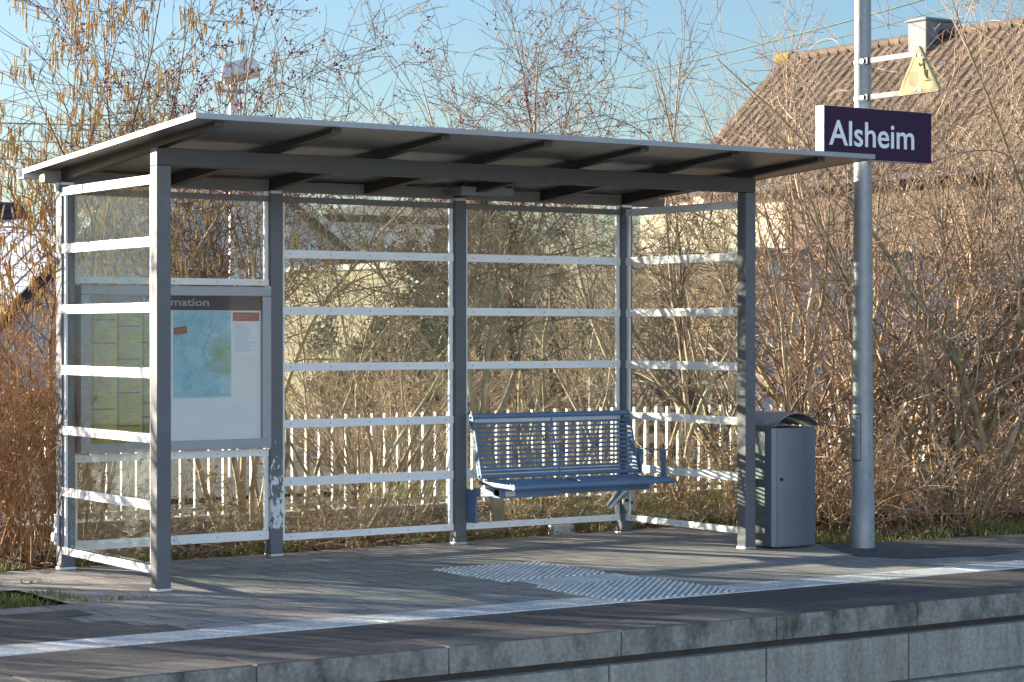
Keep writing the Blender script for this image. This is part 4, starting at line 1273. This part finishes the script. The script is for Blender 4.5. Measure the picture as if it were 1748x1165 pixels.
def raw_mesh(V, F, name, mat, parent, smooth=False):
    me = bpy.data.meshes.new(name)
    k = F.shape[1]
    me.vertices.add(len(V)); me.vertices.foreach_set('co', V.astype(np.float32).ravel())
    me.loops.add(F.size); me.loops.foreach_set('vertex_index', F.astype(np.int32).ravel())
    me.polygons.add(len(F)); me.polygons.foreach_set('loop_start', (np.arange(len(F)) * k).astype(np.int32))
    me.polygons.foreach_set('use_smooth', np.full(len(F), smooth, dtype=bool))
    me.materials.append(mat)
    me.update(calc_edges=True)
    o = bpy.data.objects.new(name, me)
    COL.objects.link(o)
    if parent is not None: o.parent = parent
    return o

def quads_at(P, size, rng, asp=0.55, flat=0.0):
    """small leaf-like quads around points"""
    P = np.asarray(P); n = len(P)
    a = rng.normal(size=(n, 3)); a[:, 2] *= (1 - flat); a /= np.linalg.norm(a, axis=1, keepdims=True)
    b_ = rng.normal(size=(n, 3)); b_[:, 2] *= (1 - flat)
    b_ -= a * (a * b_).sum(1, keepdims=True); b_ /= np.linalg.norm(b_, axis=1, keepdims=True)
    s_ = (size[0] + (size[1] - size[0]) * rng.random(n))[:, None]
    nn_ = np.cross(a, b_) * s_ * 0.25
    V = np.stack([P - a * s_ * 0.5, P + b_ * s_ * asp * 0.5 + nn_, P + a * s_ * 0.5, P - b_ * s_ * asp * 0.5 + nn_], 1).reshape(-1, 3)
    return V, np.arange(n * 4).reshape(-1, 4)

def lathe_many(P, prof, sd, rng, scale=(0.8, 1.2), tilt=0.12):
    """copies of a small lathe profile [(r, z)...] hung at points"""
    P = np.asarray(P); n = len(P); k = len(prof)
    an_ = np.arange(sd) * 2 * np.pi / sd
    base = np.array([[[r * math.cos(t), r * math.sin(t), z] for t in an_] for r, z in prof])     # k, sd, 3
    s_ = scale[0] + (scale[1] - scale[0]) * rng.random(n)
    tx = rng.normal(size=(n, 2)) * tilt
    Q = base[None] * s_[:, None, None, None]
    Q = np.repeat(Q, 1, axis=0)
    Q[..., 0] += Q[..., 2] * tx[:, 0][:, None, None]
    Q[..., 1] += Q[..., 2] * tx[:, 1][:, None, None]
    Q = Q + P[:, None, None, :]
    i0 = (np.arange(n) * k * sd)[:, None, None] + (np.arange(k - 1) * sd)[None, :, None]
    k0 = np.arange(sd)[None, None, :]; k1 = (np.arange(sd) + 1)[None, None, :] % sd
    F = np.stack([i0 + k0, i0 + k1, i0 + sd + k1, i0 + sd + k0], axis=-1).reshape(-1, 4)
    return Q.reshape(-1, 3), F

def plant(name, label, cat, loc, polys, split, mats, group=None, extra=None, parts=('trunk', 'crown')):
    root = thing(name, label, cat, loc, group)
    lo = [q for q in polys if q[0] <= split]
    hi = [q for q in polys if q[0] > split]
    tubes(lo, parts[0], mats[0], root)
    if hi: tubes(hi, parts[1], mats[1], root)
    if extra: extra(root, polys)
    return root

def copy_plant(src, loc, rz, label=None, sc=1.0, mirror=1):
    r = src.copy(); COL.objects.link(r)
    r.location = loc; r.rotation_euler = (0, 0, rz); r.scale = (sc, sc, sc)
    if label: r['label'] = label
    for ch in src.children:
        c = ch.copy(); COL.objects.link(c); c.parent = r
    return r

def stems(rng, n, spread, lean, P, h, r, aim=(0, 0)):
    out = []
    for i in range(n):
        a = 2 * math.pi * (i + rng.random()) / n
        q = spread * math.sqrt(rng.random())
        ln = math.radians(rng.uniform(*lean))
        d = _n(math.cos(a) * math.sin(ln) + aim[0], math.sin(a) * math.sin(ln) + aim[1], math.cos(ln))
        grow(out, rng, (math.cos(a) * q, math.sin(a) * q, -0.02), d, rng.uniform(*h), rng.uniform(*r), 0, P)
    return out

def L_(dens, ang, ln, shape=0.4, t0=0.15, rr=0.5, seg=0.12, wig=0.12, trop=0.0, tip=0.25, **k):
    return dict(dens=dens, ang=ang, len=ln, shape=shape, t0=t0, rr=rr, seg=seg, wig=wig, trop=trop, tip=tip, **k)

# --- rusty hedge left of the shelter
def hedge_polys(seed):
    rng = random.Random(seed)
    P = [L_(0, (0, 0), (1, 1), seg=0.16, wig=0.07, trop=0.015, tip=0.3),
         L_(7, (18, 55), (0.22, 0.5), 0.45, 0.12, 0.6, 0.09, 0.10, 0.04, 0.4, lift=0.25),
         L_(8, (25, 60), (0.2, 0.5), 0.3, 0.1, 0.7, 0.07, 0.12, 0.03, 0.5, lift=0.2)]
    return stems(rng, 30, 0.36, (2, 24), P, (0.95, 1.6), (0.0035, 0.0075))
def hedge_leaves(root, polys):
    g = np.random.default_rng(4)
    pts = [p for lv, q, a, b in polys if lv >= 1 for p in (q[-1],)]
    sel = [pts[i] for i in g.choice(len(pts), size=int(len(pts) * 0.4), replace=False)]
    V, F = quads_at(sel, (0.02, 0.045), g)
    o = raw_mesh(V, F, 'leaves', M['dryleaf'], root); o['kind'] = 'stuff'
hedge_src = []
HL = 'rust brown leafless shrub in the close packed hedge left of the shelter'
for i, (x, y) in enumerate(((-0.2, 2.05), (0.1, 2.4), (-0.32, 2.6))):
    hedge_src.append(plant('hedge_shrub', HL, 'shrub', (x, y, 0), hedge_polys(20 + i), 0, (M['bark_rust'], M['bark_rust']), 'shrubs of the rust brown hedge', hedge_leaves, ('stems', 'twigs')))
rng = random.Random(77)
for i, (x, y) in enumerate(((0.38, 2.75), (-0.1, 3.05), (-2.7, 2.2), (-3.4, 2.5), (-4.3, 2.2))):
    copy_plant(hedge_src[i % 3], (x, y, 0), rng.uniform(0, 6.28), None, rng.uniform(0.88, 1.08))

# --- hazel with hanging catkins
rng = random.Random(31)
PH = [L_(0, (0, 0), (1, 1), seg=0.3, wig=0.055, trop=-0.004, tip=0.1),
      L_(3.6, (18, 48), (0.28, 0.55), 0.55, 0.2, 0.45, 0.16, 0.08, 0.015, 0.25, lift=0.2),
      L_(4.6, (25, 60), (0.25, 0.55), 0.4, 0.15, 0.55, 0.10, 0.10, 0.0, 0.4),
      L_(3.5, (30, 65), (0.2, 0.45), 0.3, 0.2, 0.6, 0.07, 0.12, 0.0, 0.6, max=0.16)]
def catkins(seed, dens, zmin=0.9):
    def f(root, polys):
        rg = random.Random(seed); g = np.random.default_rng(seed)
        pts = []
        for lv, q, a, b in polys:
            if lv < 1 or rg.random() > (dens if lv > 1 else dens * 1.5): continue
            for _ in range(rg.choice((2, 2, 3, 4, 5))):
                p = q[rg.randrange(max(1, len(q) // 2), len(q))]
                if p[2] < zmin: continue
                pts.append((p[0] + rg.gauss(0, 0.010), p[1] + rg.gauss(0, 0.010), p[2] - 0.004))
        V, F = lathe_many(pts, [(0.001, 0.0), (0.0034, -0.006), (0.0046, -0.03), (0.0042, -0.062), (0.0012, -0.08)], 6, g, (0.6, 1.35), 0.10)
        o = raw_mesh(V, F, 'catkins', M['catkin'], root, True); o['kind'] = 'stuff'
    return f
HERE[:] = (0.72, 3.05)
plant('hazel_tree', 'many stemmed hazel hung with golden catkins behind the left end of the shelter', 'tree', (0.72, 3.05, 0),
      stems(rng, 9, 0.30, (4, 28), PH, (3.4, 4.9), (0.014, 0.024), (-0.02, 0)), 0, (M['bark_grey'], M['bark_red']), None, catkins(5, 0.8))
rng = random.Random(32)
HERE[:] = (-0.1, 3.4)
plant('hazel_tree', 'smaller catkin hung hazel leaning over the rust brown hedge', 'tree', (-0.1, 3.4, 0),
      stems(rng, 5, 0.2, (6, 30), PH, (2.2, 3.6), (0.010, 0.018), (0.0, 0)), 0, (M['bark_grey'], M['bark_red']), None, catkins(6, 0.9, 0.8))

# --- hawthorns with dark red berries
PB = [L_(0, (0, 0), (1, 1), seg=0.25, wig=0.10, trop=0.012, tip=0.1),
      L_(5.0, (22, 66), (0.25, 0.5), 0.5, 0.28, 0.5, 0.15, 0.10, 0.03, 0.25, lift=0.2),
      L_(6.0, (30, 75), (0.22, 0.5), 0.4, 0.1, 0.5, 0.09, 0.14, 0.0, 0.4),
      L_(5.5, (40, 85), (0.15, 0.4), 0.3, 0.05, 0.6, 0.05, 0.16, 0.0, 0.6, max=0.12)]
def berries(seed, dens, zmin=1.2):
    def f(root, polys):
        rg = random.Random(seed); g = np.random.default_rng(seed)
        pts = []
        for lv, q, a, b in polys:
            if lv < 2 or rg.random() > dens: continue
            p = q[-1]
            if p[2] < zmin: continue
            for _ in range(rg.choice((1, 2, 3, 4, 6))):
                p = q[rg.randrange(1, len(q))]
                pts.append((p[0] + rg.gauss(0, 0.011), p[1] + rg.gauss(0, 0.011), p[2] + rg.gauss(0, 0.011)))
        V, F = lathe_many(pts, [(0.0005, 0.0065), (0.0058, 0.0036), (0.007, 0.0), (0.0054, -0.0042), (0.0005, -0.0065)], 6, g, (0.8, 1.3), 0)
        o = raw_mesh(V, F, 'berries', M['berry'], root, True); o['kind'] = 'stuff'
    return f
rng = random.Random(41)
HERE[:] = (2.25, 3.3)
plant('hawthorn_tree', 'pale stemmed tree full of dark red berries above the left half of the roof', 'tree', (2.25, 3.3, 0),
      stems(rng, 6, 0.26, (3, 26), PB, (3.3, 4.6), (0.015, 0.026), (0.0, 0)), 0, (M['bark_pale'], M['bark_red']), None, berries(9, 0.62, 1.6))
rng = random.Random(43)
HERE[:] = (2.78, 3.7)
plant('hawthorn_tree', 'slimmer red berried tree just right of the street lamp', 'tree', (2.78, 3.7, 0),
      stems(rng, 4, 0.2, (4, 22), PB, (3.2, 4.4), (0.012, 0.02), (0.1, 0)), 0, (M['bark_pale'], M['bark_red']), None, berries(10, 0.7, 1.6))

# --- bare thorn trees behind the middle of the shelter
PT = [L_(0, (0, 0), (1, 1), seg=0.2, wig=0.10, trop=0.0, tip=0.1),
      L_(4.2, (30, 75), (0.30, 0.55), 0.35, 0.42, 0.5, 0.13, 0.12, 0.012, 0.3, lift=0.05),
      L_(5.5, (30, 72), (0.28, 0.6), 0.35, 0.1, 0.5, 0.08, 0.14, 0.012, 0.35),
      L_(8.0, (35, 80), (0.2, 0.5), 0.3, 0.06, 0.6, 0.05, 0.16, 0.0, 0.5),
      L_(8.0, (45, 90), (0.08, 0.3), 0.2, 0.05, 0.7, 0.04, 0.1, 0.0, 0.6, max=0.05, min=0.006)]
rng = random.Random(57)
HERE[:] = (2.95, 2.9)
plant('thorn_tree', 'bare spreading thorn tree above the middle of the shelter roof', 'tree', (2.95, 2.9, 0),
      stems(rng, 8, 0.3, (6, 42), PT, (3.0, 3.9), (0.011, 0.018)), 0, (M['bark_pale'], M['bark_grey']))
rng = random.Random(54)
def fork_tree(rng):
    out = []
    PT = [dict(q) for q in globals()['PT']]
    PT[1]['t0'] = 0.2; PT[1]['dens'] = 5.0
    grow(out, rng, (0, 0, -0.03), (0.03, 0, 1), 0.75, 0.055, 0, [L_(0, (0, 0), (1, 1), seg=0.15, wig=0.06, trop=0.02, tip=0.8)])
    e = out[0][1][-1]
    for d, L, r in (((0.16, 0.0, 1), 3.2, 0.030), ((-0.2, 0.1, 1), 3.0, 0.027), ((0.62, 0.15, 1), 3.0, 0.024), ((-0.05, -0.12, 1), 2.8, 0.02), ((-0.5, 0.2, 1), 2.8, 0.02)):
        grow(out, rng, (e[0] * 0.9, e[1] * 0.9, e[2] - 0.06), _n(*d), L, r, 0, PT)
    return out
HERE[:] = (3.62, 1.98)
plant('thorn_tree', 'bare tree with a thick forked pale trunk close behind the bench', 'tree', (3.62, 1.98, 0),
      fork_tree(rng), 0, (M['bark_pale'], M['bark_grey']))
PF = [L_(0, (0, 0), (1, 1), seg=0.22, wig=0.085, trop=0.015, tip=0.08),
      L_(4.2, (15, 42), (0.25, 0.5), 0.5, 0.2, 0.45, 0.15, 0.07, 0.03, 0.25, lift=0.25),
      L_(6.4, (20, 55), (0.25, 0.5), 0.4, 0.12, 0.55, 0.09, 0.10, 0.02, 0.4),
      L_(4.0, (30, 65), (0.2, 0.45), 0.3, 0.1, 0.6, 0.06, 0.13, 0.0, 0.6, max=0.15)]
rng = random.Random(61)
HERE[:] = (5.75, 2.9)
plant('bare_tree', 'slender bare tree with fine upright twigs left of the tiled roof', 'tree', (5.75, 2.9, 0),
      stems(rng, 5, 0.3, (3, 22), PF, (3.4, 4.8), (0.018, 0.03)), 0, (M['bark_pale'], M['bark_red']), None, berries(12, 0.015))
rng = random.Random(62)
plant('bare_tree', 'bare many stemmed tree seen through the right glass panel', 'tree', (5.0, 3.5, 0),
      stems(rng, 6, 0.3, (4, 26), PF, (2.2, 3.2), (0.015, 0.028)), 0, (M['bark_moss'], M['bark_grey']))

# --- fan of straight tan shoots seen through the middle bay
PW_ = [L_(0, (0, 0), (1, 1), seg=0.25, wig=0.05, trop=-0.004, tip=0.25),
       L_(5, (12, 38), (0.25, 0.55), 0.4, 0.12, 0.6, 0.14, 0.06, 0.0, 0.4),
       L_(5, (20, 50), (0.25, 0.5), 0.3, 0.1, 0.7, 0.1, 0.08, 0.0, 0.5)]
rng = random.Random(71)
HERE[:] = (3.35, 3.05)
fan = plant('fan_shrub', 'shrub of fine straight tan shoots fanning out behind the middle glass panel', 'shrub', (3.35, 3.05, 0),
            stems(rng, 44, 0.32, (3, 42), PW_, (1.2, 2.2), (0.004, 0.008)), 0, (M['bark_tan'], M['bark_tan']), None, None, ('stems', 'twigs'))

# --- dense tall shrubs on the right
HERE[:] = (0, 0)
PR = [L_(0, (0, 0), (1, 1), seg=0.26, wig=0.06, trop=0.008, tip=0.1),
      L_(3.8, (18, 58), (0.25, 0.55), 0.5, 0.10, 0.55, 0.15, 0.11, 0.02, 0.35, lift=0.18),
      L_(4.4, (22, 70), (0.28, 0.6), 0.4, 0.08, 0.65, 0.10, 0.15, 0.01, 0.5),
      L_(3.6, (30, 75), (0.22, 0.5), 0.3, 0.08, 0.8, 0.07, 0.16, 0.0, 0.6, max=0.2)]
def big(seed, n, h, lean, r=(0.014, 0.034), spread=0.34):
    return stems(random.Random(seed), n, spread, lean, PR, h, r)
s1 = plant('tall_shrub', 'largest many stemmed bare shrub with lichened stems at the right edge', 'shrub', (7.75, 1.45, 0),
           big(81, 13, (3.0, 4.9), (3, 30), (0.016, 0.042)), 0, (M['bark_moss'], M['bark_tan']), None, None, ('stems', 'twigs'))
s2 = plant('tall_shrub', 'bare shrub with arching dark limbs just right of the right front post', 'shrub', (6.55, 2.15, 0),
           big(82, 11, (2.4, 3.7), (8, 46), (0.016, 0.036)), 0, (M['bark_moss'], M['bark_grey']), None, None, ('stems', 'twigs'))
s3 = plant('tall_shrub', 'bare shrub with upright tan stems directly behind the mast', 'shrub', (7.15, 2.0, 0),
           big(83, 11, (2.8, 4.5), (3, 25)), 0, (M['bark_tan'], M['bark_tan']), None, None, ('stems', 'twigs'))
RS = [(s2, (8.7, 3.5, 0), 2.2, 1.25, 'bare shrub against the tiled roof behind the triangular sign'),
      (s3, (8.75, 1.9, 0), 1.3, 1.0, 'tan stemmed bare shrub rising beyond the largest shrub at the right edge'),
      (s2, (9.6, 2.6, 0), 4.0, 1.05, 'arching bare shrub at the right edge of the view beyond the gate'),
      (s1, (10.2, 1.6, 0), 5.1, 0.95, 'bare lichened shrub furthest to the right beside the paving')]
RS += [(s1, (-3.1, 3.8, 0), 1.1, 0.85, 'bare many stemmed shrub standing left of the rust brown hedge'), (s2, (-4.2, 4.6, 0), 0.4, 0.95, 'arching bare shrub left of the hedge and the shelter'), (s2, (-5.2, 5.6, 0), 2.4, 1.0, 'bare shrub furthest left beyond the hedge')]
for src, loc, rz, sc, lb in RS:
    copy_plant(src, loc, rz, lb, sc)

# --- low tangle of brambles under the tall shrubs
PL = [L_(0, (0, 0), (1, 1), seg=0.14, wig=0.16, trop=-0.03, tip=0.4),
      L_(8, (25, 70), (0.3, 0.6), 0.3, 0.05, 0.7, 0.09, 0.16, 0.0, 0.5),
      L_(9, (30, 80), (0.25, 0.5), 0.3, 0.05, 0.7, 0.06, 0.16, 0.0, 0.6)]
def low_leaves(seed, frac):
    def f(root, polys):
        g = np.random.default_rng(seed)
        pts = [q[-1] for lv, q, a, b in polys if lv >= 1] + [q[len(q) // 2] for lv, q, a, b in polys if lv >= 1]
        sel = [pts[i] for i in g.choice(len(pts), size=int(len(pts) * frac), replace=False)]
        V, F = quads_at(sel, (0.02, 0.05), g)
        o = raw_mesh(V, F, 'leaves', M['dryleaf'], root); o['kind'] = 'stuff'
    return f
brs = []
for i, loc in enumerate(((6.0, 0.95, 0), (7.0, 0.75, 0), (8.2, 0.7, 0))):
    brs.append(plant('bramble_bush', 'low tangled brown bush with dry leaves under the tall right shrubs', 'shrub', loc,
               stems(random.Random(90 + i), 32, 0.42, (8, 62), PL, (0.5, 1.05), (0.003, 0.006)), 0, (M['bark_rust'], M['bark_tan']), 'low brown bushes at right', low_leaves(i, 0.25), ('stems', 'twigs')))
rng = random.Random(95)
for i, (x, y) in enumerate(((5.5, 1.5), (6.5, 1.5), (7.6, 1.3), (9.0, 0.9), (9.9, 0.8), (8.8, 1.6), (5.4, 2.4), (10.9, 0.9), (6.9, 2.6))):
    copy_plant(brs[i % 3], (x, y, 0), rng.uniform(0, 6.28), None, rng.uniform(0.72, 1.0))
# low dry twiggy growth behind the rear panels
for i, (x, y, sc, lb) in enumerate(((0.75, 2.2, 0.75, 'low dry twiggy bush behind the lower left glass pane'), (1.75, 2.1, 0.7, 'low dry bush behind the peeling post'),
                            (2.6, 2.3, 0.65, 'low dry bush behind the middle pane left of the bench'), (4.45, 2.7, 0.7, 'low dry bush behind the right end of the bench'))):
    copy_plant(brs[(i + 1) % 3], (x, y, 0), 1.1 * i, lb, sc)['group'] = 'low dry bushes behind the shelter'

# --- shrubs beyond the fence that fill the view through the glass
FL_ = [(s3, 10.2, 9.5, 0.9, 'bare street side shrub across from the bench'),
       (s1, 12.4, 10.5, 0.9, 'bare street side shrub in front of the cream house'),
       (s3, 15.5, 14.5, 1.0, 'bare shrub before the white garage'),
       (s2, 16.8, 12.6, 0.9, 'arching bare shrub right in front of the white garage')]
for i, (src, x, y, sc, lb) in enumerate(FL_):
    copy_plant(src, (x, y, -0.04), 0.9 * i + 0.4, lb, sc)['group'] = 'bare shrubs beyond the fence'
for i, (x, y, sc) in enumerate(((7.6, 10.4, 1.6), (9.0, 10.8, 1.7), (10.4, 10.6, 1.6), (8.3, 12.9, 1.8), (11.6, 12.8, 1.8))):
    copy_plant(brs[i % 3], (x, y, -0.05), 1.7 * i, 'tangled brown brushwood along the street beyond the picket fence', sc)['group'] = 'brushwood beyond the fence'
# dark evergreen bush
def evergreen(loc, label, R, H, seed, nleaf):
    rng = random.Random(seed); g = np.random.default_rng(seed)
    P = [L_(0, (0, 0), (1, 1), seg=0.3, wig=0.06, trop=0.02, tip=0.2), L_(5, (30, 70), (0.25, 0.5), 0.5, 0.1, 0.5, 0.2, 0.1, 0.02, 0.3), L_(6, (30, 70), (0.3, 0.5), 0.3, 0.1, 0.5, 0.12, 0.12, 0, 0.4)]
    polys = stems(rng, 9, R * 0.3, (3, 30), P, (H * 0.7, H), (0.02, 0.035))
    pts = np.array([p for lv, q, a, b in polys if lv >= 1 for p in q])
    idx = g.integers(0, len(pts), nleaf)
    C = pts[idx] + g.normal(size=(nleaf, 3)) * 0.07
    C[:, 2] = np.maximum(C[:, 2], 0.05)
    def f(root, polys):
        V, F = quads_at(C, (0.05, 0.10), g)
        o = raw_mesh(V, F, 'foliage', M['ever'], root)
    return plant('evergreen_bush', label, 'bush', loc, polys, 0, (M['bark_grey'], M['bark_grey']), None, f)
evergreen((10.7, 13.2, -0.04), 'dark evergreen bush across the street behind the bench', 1.2, 2.9, 101, 16000)
evergreen((9.3, 13.6, -0.04), 'smaller dark evergreen bush left of the taller one behind the bench', 0.7, 1.7, 102, 9000)

# --- grass, weeds, fallen leaves
def blades(regions, seed, name, lean=0.5):
    g = np.random.default_rng(seed)
    Vs = []; Fs = []; base = 0
    for (x0, x1, y0, y1, n, h0, h1, zz) in regions:
        cx = g.uniform(x0, x1, max(3, n // 26)); cy = g.uniform(y0, y1, max(3, n // 26))
        k = g.integers(0, len(cx), n)
        x = np.clip(cx[k] + g.normal(size=n) * 0.055, x0, x1); y = np.clip(cy[k] + g.normal(size=n) * 0.045, y0, y1)
        h = g.uniform(h0, h1, n); a = g.uniform(0, 2 * np.pi, n); w = g.uniform(0.0018, 0.0042, n)
        ln = g.normal(size=(n, 2)) * lean * h[:, None]
        wx_, wy_ = np.cos(a) * w, np.sin(a) * w
        p0 = np.stack([x - wx_, y - wy_, np.full(n, zz)], 1); p1 = np.stack([x + wx_, y + wy_, np.full(n, zz)], 1)
        m0 = np.stack([x + ln[:, 0] * 0.35 - wx_ * 0.8, y + ln[:, 1] * 0.35 - wy_ * 0.8, zz + h * 0.6], 1)
        m1 = np.stack([x + ln[:, 0] * 0.35 + wx_ * 0.8, y + ln[:, 1] * 0.35 + wy_ * 0.8, zz + h * 0.6], 1)
        t0 = np.stack([x + ln[:, 0] - wx_ * 0.15, y + ln[:, 1] - wy_ * 0.15, zz + h], 1); t1 = np.stack([x + ln[:, 0] + wx_ * 0.15, y + ln[:, 1] + wy_ * 0.15, zz + h], 1)
        Vs.append(np.stack([p0, p1, m1, m0, t1, t0], 1).reshape(-1, 3))
        i0 = base + np.arange(n) * 6
        Fs.append(np.stack([np.stack([i0, i0 + 1, i0 + 2, i0 + 3], 1), np.stack([i0 + 3, i0 + 2, i0 + 4, i0 + 5], 1)], 1).reshape(-1, 4))
        base += 6 * n
    o = raw_mesh(np.concatenate(Vs), np.concatenate(Fs), name, M['grass'], None)
    return tag(o, 'short winter grass and weeds along the paving edges', 'grass', None, 'stuff')
blades([(-2.6, -0.66, -0.2, 0.5, 5200, 0.02, 0.075, -0.05), (5.05, 12, 0.0, 0.45, 2400, 0.03, 0.13, -0.05), (5.05, 12, -0.2, 0.05, 800, 0.02, 0.08, -0.02),
        (4.6, 7.5, 1.7, 3.6, 7000, 0.05, 0.20, -0.06), (0.2, 4.6, 1.58, 2.0, 1500, 0.04, 0.13, -0.05), (2.9, 3.3, 1.55, 1.8, 350, 0.04, 0.14, -0.04),
        (-0.62, 0.2, 1.42, 1.6, 260, 0.02, 0.07, 0.0), (4.8, 12, 4.6, 6.4, 6000, 0.05, 0.2, -0.06),
        (-0.62, -0.50, -0.22, 0.55, 160, 0.01, 0.035, 0.0), (-0.5, -0.1, -0.24, -0.2, 60, 0.01, 0.03, 0.0), (-0.62, -0.3, 0.8, 0.84, 60, 0.01, 0.03, 0.0)], 7, 'grass')
g = np.random.default_rng(12)
n_ = 16000
P_ = np.stack([g.uniform(-4.5, 12, n_), 1.55 + 3.4 * g.random(n_) ** 1.4, g.uniform(-0.06, 0.03, n_)], 1)
extra_ = np.stack([g.uniform(5.1, 12, 4500), g.uniform(0.0, 1.8, 4500), g.uniform(-0.05, 0.03, 4500)], 1)
V, F = quads_at(np.concatenate([P_, extra_]), (0.02, 0.065), g, 0.6, 0.55)
tag(raw_mesh(V, F, 'leaf_litter', M['litter'], None), 'brown fallen leaves and twigs strewn on the soil behind the paving', 'leaf litter', None, 'stuff')
# dead twigs and dry stalks lying on the soil
polys = []
rng = random.Random(14)
for i in range(420):
    x, y = rng.uniform(-1, 6.5), rng.uniform(1.58, 3.4)
    a = rng.uniform(0, 6.28)
    grow(polys, rng, (x, y, rng.uniform(0.0, 0.06)), _n(math.cos(a), math.sin(a), rng.uniform(-0.1, 0.35)), rng.uniform(0.12, 0.5), rng.uniform(0.0018, 0.004), 0, PL[:2])
tag(tubes(polys, 'dead_twigs', M['bark_tan'], None), 'dead twigs and stalks lying behind the shelter', 'twigs', None, 'stuff')
# weeds and grit in the paving joints near the kerb
bl = MB(); bl.box(3.95, 4.13, 1.72, 1.80, -0.02, 0.05, 0.006)
tag(bl.build('loose_brick', M['trim']), 'pale loose block lying in the leaves behind the bench', 'block')
